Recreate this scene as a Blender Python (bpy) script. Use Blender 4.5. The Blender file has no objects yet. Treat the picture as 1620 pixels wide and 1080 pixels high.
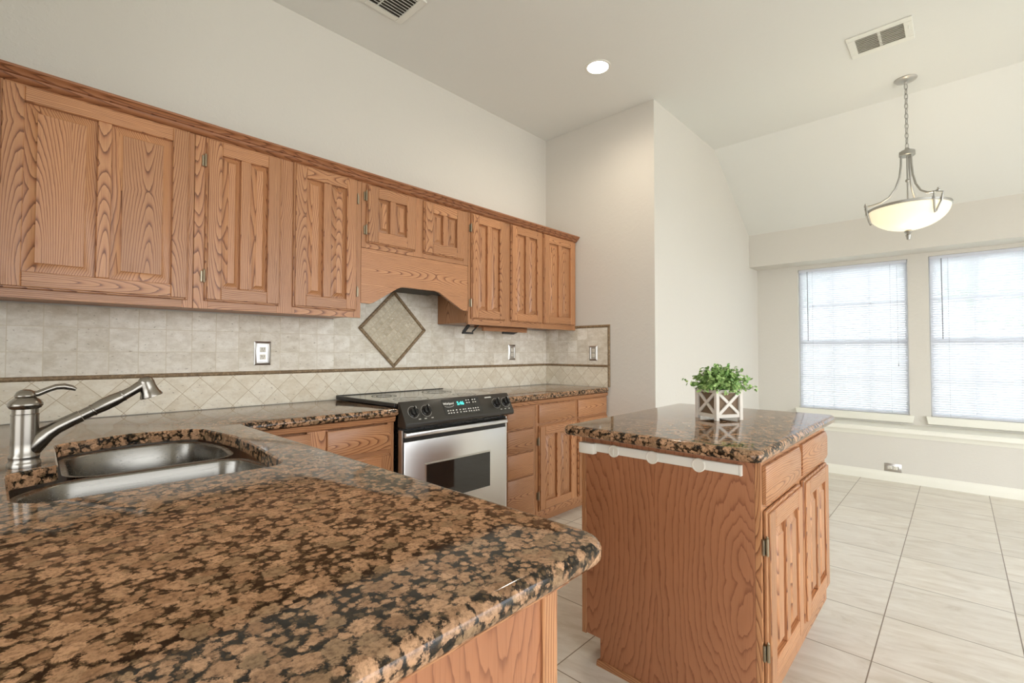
import bpy, bmesh, math, random
from mathutils import Vector, Matrix, Euler
R = math.radians
rng = random.Random(11)
sc = bpy.context.scene
C = sc.collection

# ------------------------------------------------------------------ camera
F_PX = 751.25
cam_d = bpy.data.cameras.new('camera')
cam = bpy.data.objects.new('camera', cam_d); C.objects.link(cam)
cam_d.sensor_width = 36.0
cam_d.lens = F_PX / 1620 * 36
cam_d.clip_start = 0.02
yaw, pit, rol = R(43.176), R(1.3215), R(0.0576)
fw = Vector((math.cos(yaw)*math.cos(pit), math.sin(yaw)*math.cos(pit), math.sin(pit)))
rt = Vector((math.sin(yaw), -math.cos(yaw), 0))
up = rt.cross(fw)
r2 = rt*math.cos(rol) + up*math.sin(rol); u2 = -rt*math.sin(rol) + up*math.cos(rol)
M = Matrix((r2, u2, -fw)).transposed().to_4x4()
M.translation = Vector((0, 0, 1.20))
cam.matrix_world = M
sc.camera = cam

# ------------------------------------------------------------------ light, exposure
sc.view_settings.view_transform = 'Standard'
sc.view_settings.look = 'None'
sc.view_settings.gamma = 1.0
sc.view_settings.use_curve_mapping = False
sc.view_settings.exposure = 1.12
wd = bpy.data.worlds.new('daylight'); sc.world = wd; wd.use_nodes = True
wn = wd.node_tree
bgn = wn.nodes['Background']
tcw = wn.nodes.new('ShaderNodeTexCoord'); sepw = wn.nodes.new('ShaderNodeSeparateXYZ'); rw = wn.nodes.new('ShaderNodeValToRGB')
mpw = wn.nodes.new('ShaderNodeMapRange'); mpw.inputs[1].default_value = -1; mpw.inputs[2].default_value = 1
wn.links.new(tcw.outputs['Generated'], sepw.inputs[0]); wn.links.new(sepw.outputs[2], mpw.inputs[0]); wn.links.new(mpw.outputs[0], rw.inputs[0])
rw.color_ramp.elements[0].position = 0.485; rw.color_ramp.elements[0].color = (0.47, 0.48, 0.48, 1)     # ground beyond the garden
rw.color_ramp.elements[1].position = 0.515; rw.color_ramp.elements[1].color = (0.90, 0.95, 1.0, 1)      # bright overcast sky
wn.links.new(rw.outputs[0], bgn.inputs[0]); bgn.inputs[1].default_value = 2.8
sun_d = bpy.data.lights.new('sun', 'SUN'); sun_d.energy = 2.6; sun_d.angle = R(1.0); sun_d.color = (1.0, 0.98, 0.96)
sun = bpy.data.objects.new('sun', sun_d); C.objects.link(sun)
sun.rotation_euler = Vector((0.42, 0.12, -0.9)).to_track_quat('-Z', 'Y').to_euler()   # high sun behind the house, on the garden

CEIL = 3.165; WY = 2.765; EX = 3.405; NY = 1.69; HX = 5.69; WX = 5.98

# ------------------------------------------------------------------ node helper
class G:
    def __init__(s, name):
        s.m = bpy.data.materials.new(name); s.m.use_nodes = True
        s.t = s.m.node_tree; s.t.nodes.clear()
        s.out = s.t.nodes.new('ShaderNodeOutputMaterial')
    def add(s, typ, ins=None, **props):
        n = s.t.nodes.new(typ)
        for k, v in props.items(): setattr(n, k, v)
        for k, v in (ins or {}).items(): s.put(n.inputs[k], v)
        return n
    def put(s, sock, v):
        if isinstance(v, bpy.types.NodeSocket): s.t.links.new(v, sock)
        else: sock.default_value = v
    def ma(s, op, a, b=0.0, c=0.0, clamp=False):
        n = s.t.nodes.new('ShaderNodeMath'); n.operation = op; n.use_clamp = clamp
        s.put(n.inputs[0], a); s.put(n.inputs[1], b); s.put(n.inputs[2], c)
        return n.outputs[0]
    def vm(s, op, a, b=(0, 0, 0), scale=None):
        n = s.t.nodes.new('ShaderNodeVectorMath'); n.operation = op
        s.put(n.inputs[0], a); s.put(n.inputs[1], b)
        if scale is not None: s.put(n.inputs['Scale'], scale)
        return n.outputs[0]
    def xyz(s, v):
        n = s.add('ShaderNodeSeparateXYZ', {0: v}); return n.outputs[0], n.outputs[1], n.outputs[2]
    def comb(s, x, y, z=0.0):
        return s.add('ShaderNodeCombineXYZ', {0: x, 1: y, 2: z}).outputs[0]
    def sstep(s, v, a, b, lo=0.0, hi=1.0):
        n = s.add('ShaderNodeMapRange', {0: v, 1: a, 2: b, 3: lo, 4: hi}); n.interpolation_type = 'SMOOTHSTEP'
        return n.outputs[0]
    def ramp(s, f, stops, interp='LINEAR'):
        n = s.add('ShaderNodeValToRGB', {0: f}); cr = n.color_ramp; cr.interpolation = interp
        while len(cr.elements) > 1: cr.elements.remove(cr.elements[-1])
        for i, (p, c) in enumerate(stops):
            e = cr.elements[0] if i == 0 else cr.elements.new(p)
            e.position = p; e.color = (*c, 1)
        return n.outputs[0]
    def mix(s, f, a, b, blend='MIX'):
        n = s.add('ShaderNodeMix', data_type='RGBA', blend_type=blend)
        s.put(n.inputs[0], f)
        for i, v in ((6, a), (7, b)):
            if not isinstance(v, bpy.types.NodeSocket) and len(v) == 3: v = (*v, 1)
            s.put(n.inputs[i], v)
        return n.outputs[2]
    def noise(s, v, scale, detail=3, rough=0.5, dist=0.0):
        return s.add('ShaderNodeTexNoise', {'Vector': v, 'Scale': scale, 'Detail': detail, 'Roughness': rough, 'Distortion': dist}).outputs[0]
    def pos(s): return s.add('ShaderNodeNewGeometry').outputs['Position']
    def obj(s): return s.add('ShaderNodeTexCoord').outputs['Object']
    def bump(s, h, strength=0.2, dist=0.01):
        return s.add('ShaderNodeBump', {'Height': h, 'Strength': strength, 'Distance': dist}).outputs[0]
    def bsdf(s, col, rough=0.5, metal=0.0, normal=None, **kw):
        if not isinstance(col, bpy.types.NodeSocket): col = (*col, 1) if len(col) == 3 else col
        ins = {'Base Color': col, 'Roughness': rough, 'Metallic': metal}
        if normal is not None: ins['Normal'] = normal
        ins.update(kw)
        b = s.add('ShaderNodeBsdfPrincipled', ins)
        s.t.links.new(b.outputs[0], s.out.inputs[0])
        return s.m
def lin(r, g, b):
    f = lambda c: (c/255/12.92) if c/255 <= 0.04045 else ((c/255+0.055)/1.055)**2.4
    return (f(r), f(g), f(b))

# ------------------------------------------------------------------ materials
def m_paint(name, col, bump=0.12, rough=0.7):
    g = G(name); p = g.pos()
    n1 = g.noise(p, 34, 4, 0.6); n2 = g.noise(p, 9, 2)
    h = g.ma('ADD', g.sstep(n1, 0.48, 0.62), g.ma('MULTIPLY', n2, 0.5))
    return g.bsdf(col, rough, normal=g.bump(h, bump, 0.004))
def m_plain(name, col, rough=0.5, metal=0.0, **kw):
    g = G(name); n = g.noise(g.obj(), 60, 3)
    r = g.ma('ADD', g.ma('MULTIPLY', n, 0.08), rough-0.04)
    return g.bsdf(col, r, metal, **kw)

def m_oak(name, axis, light, mid, dark, period=0.19, ring=0.0068, tilt=0.11, rough=0.34, warp=0.02, hmax=0.055, jit=0.24):
    """flat-sawn oak: growth rings of a log cut lengthwise along the axis"""
    g = G(name)
    p = g.obj()
    geo = g.add('ShaderNodeNewGeometry'); oi = g.add('ShaderNodeObjectInfo')
    rnd = g.ma('FRACT', g.ma('ADD', geo.outputs['Random Per Island'], oi.outputs['Random']))
    x, y, z = g.xyz(p)
    if axis == 'Z': w, u = z, g.ma('ADD', x, y)
    elif axis == 'X': w, u = x, g.ma('ADD', z, y)
    else: w, u = y, g.ma('ADD', z, x)
    rnd2 = g.ma('FRACT', g.ma('MULTIPLY', rnd, 17.31))
    u = g.ma('ADD', u, g.ma('MULTIPLY', rnd, 3.7))
    w = g.ma('ADD', w, g.ma('MULTIPLY', rnd2, 5.1))
    base = g.comb(u, w, g.ma('MULTIPLY', rnd2, 9.0))
    n1 = g.noise(g.vm('MULTIPLY', base, (8, 1.3, 1)), 1.0, 2, 0.45)
    n2 = g.noise(g.vm('MULTIPLY', base, (40, 7, 1)), 1.0, 3, 0.55)
    uu = g.ma('PINGPONG', g.ma('ADD', u, g.ma('MULTIPLY', g.ma('SUBTRACT', n1, 0.5), 0.05)), period/2)
    h = g.ma('ADD', g.ma('PINGPONG', g.ma('MULTIPLY', w, tilt), hmax), g.ma('MULTIPLY', g.ma('SUBTRACT', n1, 0.5), warp*2))
    r = g.ma('SQRT', g.ma('ADD', g.ma('MULTIPLY', uu, uu), g.ma('ADD', g.ma('MULTIPLY', h, h), 0.00008)))
    r = g.ma('ADD', r, g.ma('MULTIPLY', g.ma('SUBTRACT', n2, 0.5), warp*jit))
    ph = g.ma('FRACT', g.ma('DIVIDE', r, ring))
    f = g.ramp(ph, [(0, (0.9,)*3), (0.05, (0.0,)*3), (0.13, (0.15,)*3), (0.40, (0.74,)*3), (1.0, (1,)*3)])
    var = g.noise(g.vm('MULTIPLY', base, (14, 1.2, 1)), 1.0, 2)
    f = g.ma('MULTIPLY', g.ma('SUBTRACT', f, 0.0), 1.0)
    pores = g.noise(g.vm('MULTIPLY', base, (420, 9, 1)), 1.0, 2, 0.6)
    pm = g.sstep(pores, 0.52, 0.7)
    col = g.ramp(f, [(0.0, dark), (0.45, mid), (1.0, light)])
    col = g.mix(g.ma('MULTIPLY', pm, 0.30), col, dark)
    tint = g.ma('ADD', 0.80, g.ma('ADD', g.ma('MULTIPLY', rnd2, 0.22), g.ma('MULTIPLY', var, 0.2)))
    col = g.vm('SCALE', col, scale=tint)
    ro = g.ma('ADD', rough, g.ma('MULTIPLY', pm, 0.12))
    return g.bsdf(col, ro, normal=g.bump(g.ma('SUBTRACT', f, g.ma('MULTIPLY', pm, 0.6)), 0.10, 0.001), **{'Specular IOR Level': 0.5})

OL, OM, OD = lin(186, 135, 93), lin(166, 111, 73), lin(104, 62, 36)
OAK_Z = m_oak('oak_vertical', 'Z', OL, OM, OD)
OAK_X = m_oak('oak_horizontal', 'X', OL, OM, OD)
OAK_Y = m_oak('oak_lengthwise', 'Y', OL, OM, OD)
OAKS = [OAK_Z, OAK_X, OAK_Y]
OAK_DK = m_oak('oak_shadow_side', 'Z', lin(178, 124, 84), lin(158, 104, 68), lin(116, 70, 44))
PLY = m_oak('oak_plywood', 'Z', lin(166, 111, 76), lin(158, 103, 69), lin(130, 80, 52), period=0.62, ring=0.021, tilt=0.34, rough=0.42, warp=0.085, hmax=0.24, jit=0.36)

def m_granite():
    g = G('brown_granite'); p = g.pos()
    wob = g.add('ShaderNodeTexNoise', {'Vector': p, 'Scale': 60.0, 'Detail': 4.0, 'Roughness': 0.65}).outputs['Color']
    pp = g.vm('ADD', p, g.vm('SCALE', g.vm('SUBTRACT', wob, (0.5, 0.5, 0.5)), scale=0.011))
    fine = g.noise(p, 420, 4, 0.7); mid = g.noise(p, 140, 4, 0.65); big = g.noise(p, 13, 3)
    fz = g.ma('ADD', g.ma('MULTIPLY', g.ma('SUBTRACT', fine, 0.5), 0.45), g.ma('MULTIPLY', g.ma('SUBTRACT', mid, 0.5), 0.65))
    zone = g.ma('MULTIPLY', g.ma('SUBTRACT', big, 0.5), 0.34)
    def layer(scale, lo, hi, keep, soft):
        v = g.add('ShaderNodeTexVoronoi', {'Vector': pp, 'Scale': scale, 'Randomness': 0.9})
        c = g.xyz(v.outputs['Color'])
        d = g.ma('ADD', v.outputs['Distance'], fz)
        size = g.ma('ADD', lo+0.0, g.ma('ADD', zone, g.ma('MULTIPLY', c[1], hi-lo)))
        b = g.sstep(g.ma('SUBTRACT', size, d), -soft, soft)
        if keep < 1: b = g.ma('MULTIPLY', b, g.sstep(c[2], 1-keep-0.01, 1-keep+0.01))
        rim = g.sstep(g.ma('ABSOLUTE', g.ma('SUBTRACT', d, g.ma('MULTIPLY', size, 0.62))), 0.0, 0.07, 0.30, 0.0)
        return b, c, rim
    bA, cA, rA = layer(38.0, 0.36, 0.62, 0.72, 0.10)
    bB, cB, rB = layer(74.0, 0.36, 0.56, 0.85, 0.14)
    bC, cC, rC = layer(130.0, 0.36, 0.52, 0.6, 0.14)
    def tone(c, r):
        t = g.mix(c[0], lin(148, 112, 82), lin(198, 155, 119))
        t = g.mix(g.sstep(c[2], 0.8, 0.95, 0, 0.6), t, lin(132, 112, 84))
        t = g.mix(g.sstep(mid, 0.42, 0.70, 0.0, 0.75), t, lin(92, 68, 49))
        return g.mix(r, t, lin(92, 66, 46))
    dark = g.mix(g.sstep(mid, 0.42, 0.66), lin(12, 11, 8), lin(50, 38, 25))
    col = g.mix(g.ma('MULTIPLY', bC, 0.7), dark, lin(104, 82, 58))
    col = g.mix(bB, col, tone(cB, rB)); col = g.mix(bA, col, tone(cA, rA))
    return g.bsdf(col, 0.07, normal=g.bump(mid, 0.02, 0.001), **{'IOR': 1.40, 'Specular IOR Level': 0.45})
GRANITE = m_granite()

def m_tile(name, axis, kind):
    g = G(name); x, y, z = g.xyz(g.pos())
    u = x if axis == 'X' else y
    if kind == 'square':
        a = g.ma('DIVIDE', u, 0.1047); b = g.ma('DIVIDE', g.ma('SUBTRACT', z, 1.094), 0.106); gw = 0.014
    elif kind == 'diamond':
        zz = g.ma('SUBTRACT', z, 0.923); uu = g.ma('SUBTRACT', u, 0.962)
        a = g.ma('DIVIDE', g.ma('ADD', uu, zz), 0.148); b = g.ma('DIVIDE', g.ma('SUBTRACT', uu, zz), 0.148); gw = 0.012
    else:
        zz = g.ma('SUBTRACT', z, 1.36); uu = g.ma('SUBTRACT', u, 1.777)
        a = g.ma('DIVIDE', g.ma('ADD', uu, zz), 0.032); b = g.ma('DIVIDE', g.ma('SUBTRACT', uu, zz), 0.054); gw = 0.035
        a = g.ma('ADD', a, g.ma('MULTIPLY', g.ma('MODULO', g.ma('FLOOR', b), 2.0), 0.5))
    fa, fb = g.ma('FRACT', a), g.ma('FRACT', b)
    cell = g.comb(g.ma('FLOOR', a), g.ma('FLOOR', b), 3.0)
    wn_ = g.add('ShaderNodeTexWhiteNoise', {'Vector': cell}); rv = wn_.outputs['Value']
    ea = g.ma('MINIMUM', fa, g.ma('SUBTRACT', 1.0, fa)); eb = g.ma('MINIMUM', fb, g.ma('SUBTRACT', 1.0, fb))
    grout = g.sstep(g.ma('MINIMUM', ea, eb), gw*0.5, gw*1.4, 1.0, 0.0)
    p2 = g.vm('ADD', g.comb(u, g.ma('MULTIPLY', z, 1.6), 0.0), g.vm('SCALE', cell, scale=3.7))
    n1 = g.noise(p2, 16, 4, 0.6); n2 = g.noise(p2, 95, 3, 0.6); pit = g.noise(p2, 60, 2)
    if kind == 'diamond': c0, c1, c2 = lin(218, 204, 178), lin(232, 220, 198), lin(244, 236, 218)
    elif kind == 'square': c0, c1, c2 = lin(206, 194, 172), lin(224, 214, 196), lin(246, 240, 228)
    else: c0, c1, c2 = lin(176, 162, 136), lin(204, 192, 166), lin(216, 205, 182)
    sw = g.noise(g.vm('MULTIPLY', p2, (1.0, 1.2, 1.0)), 26, 5, 0.68, 1.4)
    col = g.mix(g.sstep(n1, 0.3, 0.7), c0, c2); col = g.mix(0.45, col, g.mix(rv, c0, c2)); col = g.mix(g.sstep(sw, 0.54, 0.76, 0, 0.38), col, g.mix(0.5, c0, lin(120, 106, 86))); col = g.mix(g.sstep(sw, 0.46, 0.30, 0, 0.7), col, lin(240, 233, 218))
    col = g.mix(g.sstep(n2, 0.5, 0.75, 0, 0.35), col, c0)
    col = g.mix(g.sstep(pit, 0.66, 0.74, 0, 0.6), col, lin(130, 112, 86))
    gc = lin(214, 202, 178) if kind == 'square' else lin(190, 170, 138)
    col = g.mix(grout, col, gc)
    h = g.ma('SUBTRACT', 1.0, grout)
    h = g.ma('SUBTRACT', h, g.sstep(pit, 0.62, 0.74, 0, 0.5))
    return g.bsdf(col, 0.55, normal=g.bump(h, 0.25, 0.0015))
TILE = {(a, k): m_tile('travertine_%s_%s' % (k, a), a, k) for a in 'XY' for k in ('square', 'diamond')}
MOSAIC = m_tile('travertine_mosaic', 'X', 'mosaic')
def m_liner():
    g = G('carved_stone_liner'); p = g.pos()
    n = g.noise(p, 70, 4, 0.65); n2 = g.noise(p, 260, 3, 0.6)
    col = g.ramp(n, [(0.25, lin(92, 74, 52)), (0.5, lin(136, 112, 82)), (0.75, lin(172, 148, 114))])
    return g.bsdf(col, 0.5, normal=g.bump(n2, 0.6, 0.003))
LINER = m_liner()

def m_floor():
    g = G('floor_tile'); x, y, z = g.xyz(g.pos())
    a = g.ma('DIVIDE', g.ma('SUBTRACT', x, 2.766), 0.4385); b = g.ma('DIVIDE', g.ma('SUBTRACT', y, 0.263), 0.4385)
    fa, fb = g.ma('FRACT', a), g.ma('FRACT', b)
    ea = g.ma('MINIMUM', fa, g.ma('SUBTRACT', 1.0, fa)); eb = g.ma('MINIMUM', fb, g.ma('SUBTRACT', 1.0, fb))
    grout = g.sstep(g.ma('MINIMUM', ea, eb), 0.0035, 0.0065, 1.0, 0.0)
    cell = g.comb(g.ma('FLOOR', a), g.ma('FLOOR', b), 1.0)
    wn_ = g.add('ShaderNodeTexWhiteNoise', {'Vector': cell}); rv = wn_.outputs['Value']
    q = g.vm('ADD', g.comb(x, y, 0.0), g.vm('SCALE', cell, scale=5.3))
    # diagonal travertine veins
    ang = g.add('ShaderNodeVectorRotate', {'Vector': q, 'Angle': R(78)}, rotation_type='Z_AXIS').outputs[0]
    n1 = g.noise(g.vm('MULTIPLY', ang, (4.5, 15, 1)), 1.0, 6, 0.66, 1.0)
    n2 = g.noise(q, 16, 5, 0.65)
    col = g.ramp(n1, [(0.25, lin(190, 178, 158)), (0.45, lin(212, 204, 190)), (0.68, lin(228, 223, 212))])
    col = g.mix(g.ma('MULTIPLY', n2, 0.35), col, lin(212, 203, 188))
    col = g.vm('SCALE', col, scale=g.ma('ADD', 0.95, g.ma('MULTIPLY', rv, 0.08)))
    col = g.mix(grout, col, lin(122, 106, 86))
    ro = g.ma('ADD', 0.24, g.ma('MULTIPLY', n1, 0.16))
    return g.bsdf(col, ro, normal=g.bump(g.ma('SUBTRACT', g.ma('MULTIPLY', n1, 0.1), grout), 0.12, 0.002))
FLOOR = m_floor()
WALL = m_paint('wall_paint', lin(213, 208, 198))
CEILM = m_paint('ceiling_paint', lin(222, 221, 214), 0.06)
TRIM = m_paint('trim_paint', lin(232, 229, 216), 0.02, 0.35)
def m_steel(name, col, rough, axis, bump=0.02):
    g = G(name); p = g.obj()
    sx = {'X': (3, 300, 300), 'Z': (300, 300, 3), 'N': (60, 60, 60)}[axis]
    n = g.noise(g.vm('MULTIPLY', p, sx), 1.0, 3)
    return g.bsdf(col, g.ma('ADD', rough-0.05, g.ma('MULTIPLY', n, 0.1)), 1.0, normal=g.bump(n, bump, 0.0005))
STEEL = m_steel('brushed_stainless', (0.72, 0.71, 0.69), 0.32, 'X')
SINKM = m_steel('satin_sink_steel', (0.22, 0.205, 0.18), 0.26, 'X', 0.01)
NICKEL = m_steel('brushed_nickel', (0.25, 0.226, 0.194), 0.25, 'N', 0.0)
PEWTER = m_steel('pewter_plate', (0.56, 0.54, 0.51), 0.32, 'N')
PEND = m_steel('aged_silver', (0.40, 0.39, 0.36), 0.35, 'N')
HINGE = m_steel('antique_brass', (0.34, 0.285, 0.20), 0.35, 'N')
BLACK = m_plain('black_enamel', (0.012, 0.011, 0.010), 0.28)
BLACKM = m_plain('black_plastic', (0.016, 0.015, 0.014), 0.42)
PANELB = m_plain('control_glass', (0.034, 0.030, 0.024), 0.30)
GLASSB = m_plain('ceramic_glass', (0.014, 0.013, 0.012), 0.045, **{'Specular IOR Level': 0.8})
WHITEP = m_plain('white_plastic', lin(232, 228, 216), 0.4)
IVORY = m_plain('ivory_plastic', lin(226, 220, 206), 0.45)
WHITEM = m_plain('white_metal', lin(226, 224, 214), 0.5)
VENTD = m_plain('dark_metal_and_duct_shade', lin(70, 64, 56), 0.7)  # painted shade of the vent gaps; also the filter and screw colour
DUCTL = m_plain('duct_shade_pale', lin(176, 170, 158), 0.7)  # paler painted shade for the gaps of the nook vent
MARK = m_plain('printed_white', lin(220, 218, 210), 0.5)
RINGM = m_plain('printed_grey', lin(60, 58, 55), 0.05, **{'Specular IOR Level': 0.8})
def m_slat():
    g = G('blind_slat'); n = g.noise(g.obj(), 30, 2)
    d = g.add('ShaderNodeBsdfDiffuse', {'Color': g.mix(n, lin(238, 238, 242), lin(246, 246, 250))})
    t = g.add('ShaderNodeBsdfTranslucent', {'Color': (0.86, 0.87, 0.92, 1)})
    mx = g.add('ShaderNodeMixShader', {0: 0.45, 1: d.outputs[0], 2: t.outputs[0]})
    g.t.links.new(mx.outputs[0], g.out.inputs[0]); return g.m
SLAT = m_slat()
CORD = m_plain('grey_cord', lin(150, 150, 156), 0.6)
VINYL = m_plain('white_vinyl', lin(236, 236, 236), 0.4)
def m_emit(name, col, st):
    g = G(name); n = g.noise(g.obj(), 8, 2)
    e = g.add('ShaderNodeEmission', {'Color': (*col, 1), 'Strength': g.ma('ADD', st*0.97, g.ma('MULTIPLY', n, st*0.06))})
    g.t.links.new(e.outputs[0], g.out.inputs[0]); return g.m
LAMPE = m_emit('lamp_disc', (1.0, 0.93, 0.82), 14.0)
TEAL = m_emit('display_teal', (0.10, 0.85, 0.72), 0.9)
def m_bowl():
    g = G('alabaster_glass'); n = g.noise(g.obj(), 9, 4)
    c = g.ramp(n, [(0.3, (1.0, 0.92, 0.76)), (0.7, (1.0, 0.97, 0.88))])
    b = g.add('ShaderNodeBsdfPrincipled', {'Base Color': (0.85, 0.80, 0.68, 1), 'Roughness': 0.3, 'Emission Color': c, 'Emission Strength': 0.16})
    t = g.add('ShaderNodeBsdfTranslucent', {'Color': (0.9, 0.84, 0.7, 1)})
    mx = g.add('ShaderNodeMixShader', {0: 0.4, 1: b.outputs[0], 2: t.outputs[0]})
    g.t.links.new(mx.outputs[0], g.out.inputs[0]); return g.m
BOWL = m_bowl()
def m_pane():
    g = G('window_glass'); n = g.noise(g.obj(), 3, 1)
    t = g.add('ShaderNodeBsdfTransparent', {'Color': (0.96, 0.98, 0.97, 1)})
    gl = g.add('ShaderNodeBsdfGlossy', {'Color': (1, 1, 1, 1), 'Roughness': g.ma('MULTIPLY', n, 0.02)})
    fr = g.add('ShaderNodeFresnel', {'IOR': 1.45})
    mx = g.add('ShaderNodeMixShader', {0: fr.outputs[0], 1: t.outputs[0], 2: gl.outputs[0]})
    g.t.links.new(mx.outputs[0], g.out.inputs[0]); return g.m
PANE = m_pane()
def m_leaf(name, c0, c1, sc_=40):
    g = G(name); geo = g.add('ShaderNodeNewGeometry')
    n = g.noise(g.obj(), sc_, 2)
    f = g.ma('FRACT', g.ma('ADD', geo.outputs['Random Per Island'], n))
    return g.bsdf(g.mix(f, c0, c1), 0.45)
LEAF = m_leaf('small_leaves', lin(84, 128, 54), lin(178, 208, 128))
STEM = m_plain('stem_green', lin(86, 104, 58), 0.6)
PLW = m_plain('whitewashed_wood', lin(224, 216, 204), 0.7)
PLB = m_plain('weathered_board', lin(120, 98, 76), 0.8)
SOIL = m_plain('dark_moss', lin(50, 48, 34), 0.9)
GRASS = m_leaf('lawn', lin(150, 160, 140), lin(180, 186, 168), 6)
TREE = m_leaf('tree_leaves', lin(110, 150, 90), lin(190, 215, 160), 3)
BARK = m_plain('bark', lin(130, 112, 96), 0.9)
FENCE = m_plain('fence_boards', lin(176, 168, 170), 0.8)
WPAINT = WALL

# ------------------------------------------------------------------ mesh builder
class MB:
    def __init__(s): s.bm = bmesh.new(); s.root = None
    def merge(s, b, mi=0, smooth=False):
        for f in b.faces: f.material_index = mi; f.smooth = smooth
        me = bpy.data.meshes.new('tmp'); b.to_mesh(me); b.free(); s.bm.from_mesh(me); bpy.data.meshes.remove(me)
        return s
    def box(s, lo, hi, bev=0.0, mi=0, seg=1, mat=None):
        b = bmesh.new()
        bmesh.ops.create_cube(b, size=1.0)
        c = [(a+d)/2 for a, d in zip(lo, hi)]; e = [abs(d-a) for a, d in zip(lo, hi)]
        for v in b.verts: v.co = Vector((v.co.x*e[0]+c[0], v.co.y*e[1]+c[1], v.co.z*e[2]+c[2]))
        if bev: bmesh.ops.bevel(b, geom=b.edges[:], offset=min(bev, min(e)*0.45), segments=seg, profile=0.5, affect='EDGES', clamp_overlap=True)
        if mat is not None: bmesh.ops.transform(b, matrix=mat, verts=b.verts[:])
        return s.merge(b, mi, False)
    def prism(s, pts, axis, a0, a1, mi=0, bev=0.0):
        """polygon pts (2D) extruded along axis between a0 and a1"""
        b = bmesh.new()
        def mk(p, t):
            if axis == 'Y': return (p[0], t, p[1])
            if axis == 'X': return (t, p[0], p[1])
            return (p[0], p[1], t)
        v0 = [b.verts.new(mk(p, a0)) for p in pts]; v1 = [b.verts.new(mk(p, a1)) for p in pts]
        b.faces.new(v0); b.faces.new(v1[::-1])
        n = len(pts)
        for i in range(n): b.faces.new((v0[i], v1[i], v1[(i+1) % n], v0[(i+1) % n]))
        bmesh.ops.recalc_face_normals(b, faces=b.faces[:])
        if bev: bmesh.ops.bevel(b, geom=b.edges[:], offset=bev, segments=1, profile=0.5, affect='EDGES', clamp_overlap=True)
        return s.merge(b, mi)
    def lathe(s, prof, mat, seg=32, mi=0, cap=True, smooth=True):
        """prof: (radius, height) list around local Z of mat"""
        b = bmesh.new(); rings = []
        for r, h in prof:
            if r < 1e-6: rings.append([b.verts.new((0, 0, h))])
            else: rings.append([b.verts.new((r*math.cos(2*math.pi*i/seg), r*math.sin(2*math.pi*i/seg), h)) for i in range(seg)])
        for A, B in zip(rings, rings[1:]):
            if len(A) == 1 and len(B) == 1: continue
            for i in range(seg):
                j = (i+1) % seg
                if len(A) == 1: b.faces.new((A[0], B[i], B[j]))
                elif len(B) == 1: b.faces.new((A[i], A[j], B[0]))
                else: b.faces.new((A[i], A[j], B[j], B[i]))
        if cap:
            for K in (rings[0], rings[-1]):
                if len(K) > 1: b.faces.new(K)
        bmesh.ops.recalc_face_normals(b, faces=b.faces[:])
        bmesh.ops.transform(b, matrix=mat, verts=b.verts[:])
        return s.merge(b, mi, smooth)
    def tube(s, pts, rad, seg=12, mi=0, closed=False, sx=1.0, ref=(0, 0, 1)):
        pts = [Vector(p) for p in pts]; n = len(pts)
        if not isinstance(rad, (list, tuple)): rad = [rad]*n
        b = bmesh.new(); rings = []; up_ = Vector(ref)
        for i, p in enumerate(pts):
            if closed: t = pts[(i+1) % n]-pts[i-1]
            else: t = pts[min(i+1, n-1)]-pts[max(i-1, 0)]
            t.normalize()
            a = t.cross(up_)
            if a.length < 1e-4: a = t.cross(Vector((1, 0, 0)))
            a.normalize(); c = a.cross(t); c.normalize(); up_ = c
            rings.append([b.verts.new(p+(a*math.cos(2*math.pi*k/seg)*sx+c*math.sin(2*math.pi*k/seg))*rad[i]) for k in range(seg)])
        for i in range(n if closed else n-1):
            A, B = rings[i], rings[(i+1) % n]
            for k in range(seg):
                j = (k+1) % seg; b.faces.new((A[k], A[j], B[j], B[k]))
        if not closed: b.faces.new(rings[0][::-1]); b.faces.new(rings[-1])
        bmesh.ops.recalc_face_normals(b, faces=b.faces[:])
        return s.merge(b, mi, True)
    def frustum_panel(s, x0, x1, z0, z1, yb, yf, ins, mi=0):
        """raised field with sloping margins, facing -Y"""
        b = bmesh.new()
        o0 = [b.verts.new((x, yb, z)) for x, z in ((x0, z0), (x1, z0), (x1, z1), (x0, z1))]
        gv = 0.005; x0 += gv; x1 -= gv; z0 += gv; z1 -= gv
        o = [b.verts.new((x, yb, z)) for x, z in ((x0, z0), (x1, z0), (x1, z1), (x0, z1))]
        m = [b.verts.new((x, yb-(yb-yf)*0.72, z)) for x, z in ((x0+ins*.86, z0+ins*.86), (x1-ins*.86, z0+ins*.86), (x1-ins*.86, z1-ins*.86), (x0+ins*.86, z1-ins*.86))]
        i = [b.verts.new((x, yf, z)) for x, z in ((x0+ins, z0+ins), (x1-ins, z0+ins), (x1-ins, z1-ins), (x0+ins, z1-ins))]
        for A, B in ((o0, o), (o, m), (m, i)):
            for k in range(4):
                j = (k+1) % 4; b.faces.new((A[k], A[j], B[j], B[k]))
        b.faces.new(i)
        bk = [b.verts.new((v.co.x, yb+0.002, v.co.z)) for v in o0]
        for k in range(4):
            j = (k+1) % 4; b.faces.new((o0[k], o0[j], bk[j], bk[k]))
        b.faces.new(bk[::-1])
        bmesh.ops.recalc_face_normals(b, faces=b.faces[:])
        return s.merge(b, mi)
    def build(s, name, mats, parent=None, ang=35):
        me = bpy.data.meshes.new(name)
        o = bpy.data.objects.new(name, me)
        if parent is not None:
            top = parent
            while top.parent: top = top.parent
            off = Vector(top['_o']) if '_o' in top else Vector((0, 0, 0))
            for v in s.bm.verts: v.co -= off
            o.parent = parent
        s.bm.to_mesh(me); s.bm.free()
        for p in me.polygons: p.use_smooth = True
        me.set_sharp_from_angle(angle=R(ang))
        for m in (mats if isinstance(mats, (list, tuple)) else [mats]): me.materials.append(m)
        C.objects.link(o); return o
ROOTS = []
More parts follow.
